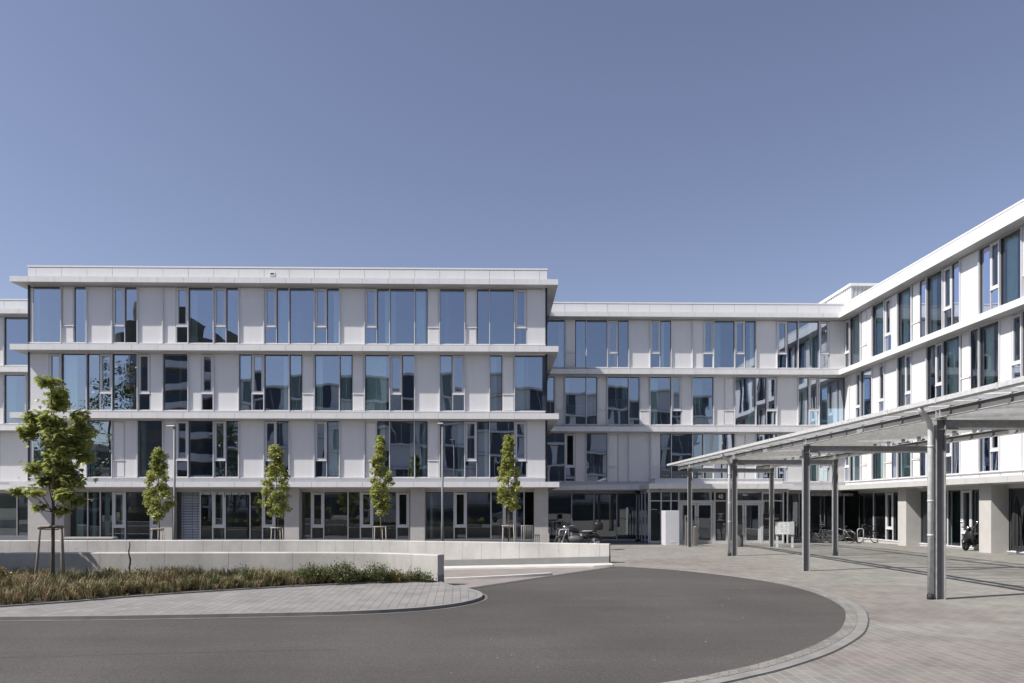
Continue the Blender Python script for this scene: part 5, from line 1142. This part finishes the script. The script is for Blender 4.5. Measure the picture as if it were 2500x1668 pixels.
# touring motorcycle behind the wall
def motorcycle(loc, rz_):
    t = empty('motorcycle', loc, 'black touring motorcycle with a tall clear windscreen and top box behind the concrete wall', 'motorcycle', rz=rz_)
    for x, r in ((-0.72, 0.33), (0.74, 0.34)):
        mb = MB(); mb.torus((x, 0, r), (0, 1, 0), r-0.06, 0.06, RUBBER, 30, 8); w = mb.build('wheel', t); mb = MB(); mb.torus((x, 0, r), (0, 1, 0), r-0.12, 0.012, CHROME, 30, 5)
        for k in range(10): a = 2*math.pi*k/10; mb.tube([(x, 0, r), (x+math.cos(a)*(r-0.12), 0, r+math.sin(a)*(r-0.12))], 0.006, CHROME, 4)
        mb.build('rim', w)
    def sec(x, zc, hw, hz): return [Vector((x, math.cos(a)*hw, zc+math.sin(a)*hz)) for a in [2*math.pi*i/12 for i in range(12)]]
    mb = MB(); mb.loft([sec(-0.05, 0.80, 0.08, 0.05), sec(0.1, 0.86, 0.14, 0.12), sec(0.3, 0.90, 0.15, 0.13), sec(0.42, 0.88, 0.07, 0.06)], BLACKP); mb.build('tank', t)
    mb = MB(); mb.loft([sec(-0.80, 0.84, 0.10, 0.03), sec(-0.5, 0.80, 0.16, 0.05), sec(-0.1, 0.78, 0.12, 0.05), sec(0.05, 0.82, 0.07, 0.04)], RUBBER); mb.build('seat', t)
    mb = MB(); mb.loft([sec(-1.05, 0.52, 0.05, 0.05), sec(-0.8, 0.66, 0.12, 0.09), sec(-0.55, 0.68, 0.13, 0.10), sec(-0.35, 0.60, 0.06, 0.05)], BLACKP); mb.build('rear_mudguard', t)
    mb = MB(); mb.loft([sec(-0.25, 0.45, 0.14, 0.12), sec(0.0, 0.48, 0.18, 0.20), sec(0.3, 0.48, 0.16, 0.18), sec(0.42, 0.5, 0.1, 0.1)], GASKET); mb.build('engine', t)
    mb = MB(); 
    for s in (-0.09, 0.09): mb.tube([(0.74, s, 0.34), (0.46, s, 1.02)], 0.024, CHROME, 8)
    mb.build('front_fork', t)
    mb = MB(); mb.tube([(0.18, -0.38, 1.08), (0.34, -0.28, 1.10), (0.44, -0.08, 1.02), (0.44, 0.08, 1.02), (0.34, 0.28, 1.10), (0.18, 0.38, 1.08)], 0.014, CHROME, 8); mb.build('handlebar', t)
    mb = MB(); mb.tube([(0.52, 0, 1.0), (0.64, 0, 1.0)], [0.06, 0.10], CHROME, 16); mb.build('headlight', t)
    SCR = glass_mat('windscreen_plastic', 0.45, (0.55, 0.57, 0.6), (0.95, 0.95, 1.0), 0)
    mb = MB(); vs = []; prof = [(-0.24, 0.0), (-0.27, 0.3), (-0.15, 0.5), (0.15, 0.5), (0.27, 0.3), (0.24, 0.0)]
    vs = [Vector((0.60-0.35*z-0.25*abs(y)**1.5, y, 1.05+z*0.95)) for y, z in prof]; mb.add(vs, [(0, 1, 2, 3, 4, 5)], SCR); mb.build('windscreen', t)
    mb = MB(); secs = [sq((-0.90, 0), 0.20, 0.26, z, n=16) if h else sq((-0.90, 0), 0.17, 0.22, z, n=16) for z, h in ((0.90, 0), (0.96, 1), (1.10, 1), (1.19, 1), (1.24, 0))]; mb.loft(secs, BLACKP, True); mb.build('top_box', t)
    mb = MB(); mb.box((-1.12, -0.09, 0.70), (-1.08, 0.09, 0.78), SIGNR); mb.build('tail_light', t)
    mb = MB(); mb.tube([(0.1, -0.2, 0.3), (-0.4, -0.22, 0.28), (-0.95, -0.22, 0.36)], [0.03, 0.045, 0.05], CHROME, 10); mb.build('exhaust', t)
    for s in (-1, 1): mb = MB(); mb.tube([(0.28, s*0.3, 1.1), (0.3, s*0.36, 1.3)], 0.006, CHROME, 5); mb.tube([(0.29, s*0.37, 1.33), (0.31, s*0.37, 1.33)], 0.05, CHROME, 10); mb.build('mirror', t)
motorcycle((Xat(1412, 32.0), 32.0, GZ), math.radians(174))
# closed parasol by the right wing
t = empty('closed_parasol', (20.98, 28.75, GZ), 'black closed parasol on a round base between pier and right picture edge', 'parasol')
PAR = mat('black_parasol_cloth', (0.02, 0.02, 0.024), 0.85, nscale=10, namt=0.3)
mb = MB(); mb.tube([(0, 0, 0.02), (0, 0, 2.3)], 0.02, STEELD, 8); mb.build('pole', t); mb = MB(); mb.tube([(0, 0, 0), (0, 0, 0.04)], [0.32, 0.30], STEELD, 24); mb.build('base', t)
mb = MB(); secs = []
for z, r in ((0.35, 0.16), (0.8, 0.19), (1.5, 0.17), (2.0, 0.10), (2.35, 0.02)): secs.append([Vector((math.cos(a)*r*(1 if i % 2 else 0.72), math.sin(a)*r*(1 if i % 2 else 0.72), z)) for i, a in enumerate([2*math.pi*i/16 for i in range(16)])])
mb.loft(secs, PAR, False); mb.build('folded_cover', t)

# ================================================================== the other side of the street (seen in the window reflections)
def far_block(x0, x1, yf, depth, ztop, nfl, label, seed, facing=1):
    t = empty('office_block', ((x0+x1)/2, yf-depth/2, GZ), label, 'office building'); L = Vector(t.location); rr = random.Random(seed)
    fl = (ztop-0.9)/nfl
    mb = MB(); mb.box(Vector((x0, yf-depth, GZ-0.3))-L, Vector((x1, yf-0.25, ztop))-L, FARW); mb.build('wall', t)
    for i in range(nfl+1):
        m2 = MB(); z = 0.9+i*fl; m2.box(Vector((x0-0.5, yf-0.3, z))-L, Vector((x1+0.5, yf+0.6, z+0.28))-L, WHITE2); m2.build('floor_slab', t)
    for i in range(nfl):
        z = 0.9+i*fl+0.5; wm = MB(); pm = MB(); x = x0+0.3
        while x < x1-1.3:
            w = rr.choice((0.62, 1.25, 1.25, 1.87))
            if rr.random() < 0.62: wm.box(Vector((x+0.03, yf-0.24, z))-L, Vector((x+w-0.03, yf-0.05, z+2.75))-L, FARG)
            else: wm.box(Vector((x+0.01, yf-0.24, z-0.1))-L, Vector((x+w-0.01, yf, z+2.8))-L, WHITE)
            wm.box(Vector((x+w-0.03, yf-0.24, z))-L, Vector((x+w+0.03, yf+0.03, z+2.75))-L, WHITE2); x += w
        o = wm.build('window_band', t)
    gm = MB(); gm.box(Vector((x0+0.5, yf-0.24, GZ))-L, Vector((x1-0.5, yf-0.1, 0.5))-L, FARG); gm.build('shop_window', t)
far_block(-41, 33, -31, 14, 17.6, 5, 'five storey white office block across the street, mirrored in the front windows', 51)
far_block(42, 90, -40, 14, 8.5, 2, 'low office block across the street behind the camera on the right', 52)
far_block(-110, -62, -60, 14, 9.0, 2, 'low office block far across the street on the left', 53)
t = empty('apartment_tower', (-50, -42, GZ), 'dark rounded apartment tower with pale balconies, mirrored in the top floor windows', 'apartment tower')
TW = mat('tower_cladding', (0.16, 0.145, 0.12), 0.8, nscale=0.5, namt=0.3); mb = MB(); mb.loft([sq((0, 0), 8, 7, z, n=24, p=3) for z in (-0.2, 28)], TW, False); mb.loft([sq((0, 0), 5, 4.5, z, n=24, p=3) for z in (28, 31.5)], TW, False); mb.build('wall', t)
for k in range(8): mb = MB(); z = 3.5+k*3.1; mb.loft([sq((3.5, 6.6), 3.6, 1.7, zz, n=20, p=2.5) for zz in (z, z+1.0)], WHITE, False); mb.build('balcony', t)
for k in range(8): mb = MB(); z = 1.5+k*3.1; mb.loft([sq((0, 0), 8.03, 7.03, zz, n=24, p=3) for zz in (z, z+1.5)], FARG, False, caps=False); mb.build('window_band', t)
# mirrored trees
def street_tree(x, y, h, r, label, seed, n=26):
    rr = random.Random(seed); t = empty('street_tree', (x, y, GZ), label, 'tree', 'street trees across the road behind the camera'); lf = MB()
    mb = MB(); mb.tube([(0, 0, -0.1), (0.1, 0, h*0.35), (0, 0.1, h*0.8)], [0.22, 0.16, 0.05], BARK, 8); mb.build('trunk', t)
    for i in range(n):
        f = rr.uniform(0.28, 1); a = rr.uniform(0, 6.28); q = r*math.sqrt(rr.random())*(math.sin(math.pi*min(1, (f-0.2)*1.1))**0.5 if f < 1 else 0.3)
        crown_clump(lf, (math.cos(a)*q, math.sin(a)*q, h*f), (r*0.33, r*0.33, r*0.3), 90, 0.34, OVAL, LEAF_R, rr, 0.9)
    lf.build('crown', t)
street_tree(-44, -9, 17.5, 3.6, 'tallest loose crowned street tree, mirrored behind the big maple', 61, 34)
street_tree(-30, -10, 11.5, 3.0, 'broad street tree across the road mirrored in first floor windows', 62, 30)
street_tree(-24, -9, 6.0, 2.0, 'small street tree across the road mirrored low in the glazing', 63, 16)
street_tree(-52, -12, 12, 3.5, 'street tree far left across the road', 64, 26)
street_tree(-14, -11, 7.0, 1.6, 'narrow street tree across the road behind the camera', 65, 16)
# white van (mirrored in the ground-floor glass)
def van(loc, rz_):
    t = empty('parked_van', loc, 'white delivery van parked across the street, mirrored in the ground floor glass', 'van', rz=rz_)
    VW = mat('van_paint', (0.72, 0.73, 0.75), 0.3, nscale=2, namt=0.04); pr = [(-2.5, 0.35), (-2.5, 2.05), (-2.3, 2.2), (0.9, 2.2), (1.35, 2.0), (1.85, 1.3), (2.45, 1.1), (2.55, 0.75), (2.5, 0.35)]
    mb = MB(); mb.loft([[Vector((x, y, z)) for x, z in pr] for y in (-0.98, 0.98)], VW, False); mb.build('body', t)
    for s in (-1, 1):
        mb = MB(); mb.add([Vector((0.55, s*0.985, 1.25)), Vector((1.70, s*0.985, 1.3)), Vector((1.3, s*0.985, 1.9)), Vector((0.55, s*0.985, 1.95))], [(0, 1, 2, 3)], FARG); mb.build('side_window', t)
    for x in (-1.6, 1.6):
        for s in (-1, 1): mb = MB(); mb.tube([(x, s*0.80, 0.33), (x, s*1.0, 0.33)], 0.33, RUBBER, 20); mb.tube([(x, s*1.0, 0.33), (x, s*1.01, 0.33)], 0.2, SPK, 14); mb.build('wheel', t)
    for s in (-0.7, 0.7): mb = MB(); mb.box((2.5, s-0.15, 0.75), (2.57, s+0.15, 0.95), CHROME); mb.build('headlight', t)
van((-13.5, -6.5, GZ), math.radians(180))

for (k0, k1, hgt) in ((0, 1, 1.15), (1, 1.5, 1.3), (2, 3, 1.45), (3, 3.5, 1.45), (6, 7, 1.2)):
    venetian(fB, BW, k0*M_+0.05, k1*M_-0.05, SILL[1]+0.05, SILL[1]+hgt, -0.13)
for (k0, k1, hgt) in ((1, 2, 0.9),): venetian(fB, BW, k0*M_+0.05, k1*M_-0.05, SILL[0]+0.05, SILL[0]+hgt, -0.13)
def car(loc, rz_, m, label):
    t = empty('parked_car', loc, label, 'car', 'cars parked across the street behind the camera', rz_)
    pr = [(-2.1, 0.35), (-2.15, 0.75), (-2.0, 0.98), (-1.6, 1.05), (-1.1, 1.42), (0.2, 1.46), (0.95, 1.02), (1.8, 0.90), (2.1, 0.70), (2.12, 0.35)]
    mb = MB(); mb.loft([[Vector((x*(0.97 if abs(y) > 0.8 else 1), y*(0.80 if z > 1.2 else 1), z)) for x, z in pr] for y in (-0.86, -0.78, 0.78, 0.86)], m, False); mb.build('body', t)
    for sgn in (-1, 1):
        mb = MB(); mb.add([Vector((-1.35, sgn*0.865, 1.03)), Vector((0.75, sgn*0.865, 1.03)), Vector((0.15, sgn*0.72, 1.38)), Vector((-1.0, sgn*0.72, 1.38))], [(0, 1, 2, 3)], FARG); mb.build('side_window', t)
        for x in (-1.3, 1.32): mb = MB(); mb.tube([(x, sgn*0.70, 0.31), (x, sgn*0.88, 0.31)], 0.31, RUBBER, 20); mb.tube([(x, sgn*0.88, 0.31), (x, sgn*0.89, 0.31)], 0.19, SPK, 14); mb.build('wheel', t)
        mb = MB(); mb.box((2.05, sgn*0.6-0.14, 0.62), (2.14, sgn*0.6+0.14, 0.74), CHROME); mb.build('headlight', t)
CP = [mat('car_paint_silver', (0.42, 0.43, 0.45), 0.3, metal=0.4, nscale=2, namt=0.05), mat('car_paint_white', (0.70, 0.70, 0.70), 0.3, nscale=2, namt=0.05), mat('car_paint_blue', (0.05, 0.08, 0.16), 0.3, nscale=2, namt=0.05)]
car((-34, -6.4, GZ), 0.0, CP[0], 'silver car parked far left across the street')
car((-25.5, -6.5, GZ), math.pi, CP[1], 'white car parked left of the delivery van across the street')
car((-5.5, -6.4, GZ), 0.0, CP[2], 'dark blue car parked right of the delivery van')
car((1.5, -6.5, GZ), math.pi, CP[0], 'silver car parked across the street behind the camera')
def hedge(x0, x1, y, h, label, seed):
    rr = random.Random(seed); t = empty('hedge', ((x0+x1)/2, y, GZ), label, 'hedge', 'hedges across the street'); L = Vector(t.location); lf = MB()
    mb = MB(); mb.box(Vector((x0+0.2, y-0.25, GZ))-L, Vector((x1-0.2, y+0.25, GZ+h*0.7))-L, BARK); mb.build('core', t)
    for i in range(int((x1-x0)*16)):
        crown_clump(lf, Vector((rr.uniform(x0, x1), y+rr.uniform(-0.35, 0.35), GZ+h*rr.uniform(0.2, 1)))-L, (0.25, 0.2, 0.2), 18, 0.15, OVAL, LEAF_S, rr, 0.9)
    lf.build('foliage', t)
hedge(-40, -18, -3.6, 1.5, 'long low hedge across the street on the left', 71); hedge(-16, -2, -3.4, 1.1, 'low hedge across the street in front of the van', 72)

# seams and grit on the asphalt
def seam(P, w, nm):
    P = catmull(P, 6); a = offset(P, w/2); b = offset(P, -w/2); mb = MB()
    for i in range(len(P)-1): mb.add([(p.x, p.y, GZ+0.0085) for p in (a[i], a[i+1], b[i+1], b[i])], [(0, 1, 2, 3)], SEAM)
    o = mb.build(nm); o['kind'] = 'structure'
SEAM = mat('bitumen_seam', (0.056, 0.053, 0.050), 0.7, nscale=6, namt=0.3)
seam([(-9, 9.25), (-6.35, 9.45), (-4.05, 9.72), (-2.2, 9.9)], 0.008, 'road_seam')
rr = random.Random(77); mb = MB()
for i in range(45):
    x = rr.uniform(-7, 6); y = rr.uniform(8, 20)
    if (x-0.5)**2/46+(y-14)**2/45 > 1: continue
    q = rr.uniform(0.003, 0.009); M2 = Matrix.Translation((x, y, GZ+0.008)) @ Matrix.Rotation(rr.uniform(0, 3), 4, 'Z')
    mb.box((-q, -q*0.6, 0), (q, q*0.6, q*0.7), LIGHTC, M2)
o = mb.build('grit'); tag(o, 'scattered pale grit and crumbs lying on the asphalt', 'grit', kind='stuff')
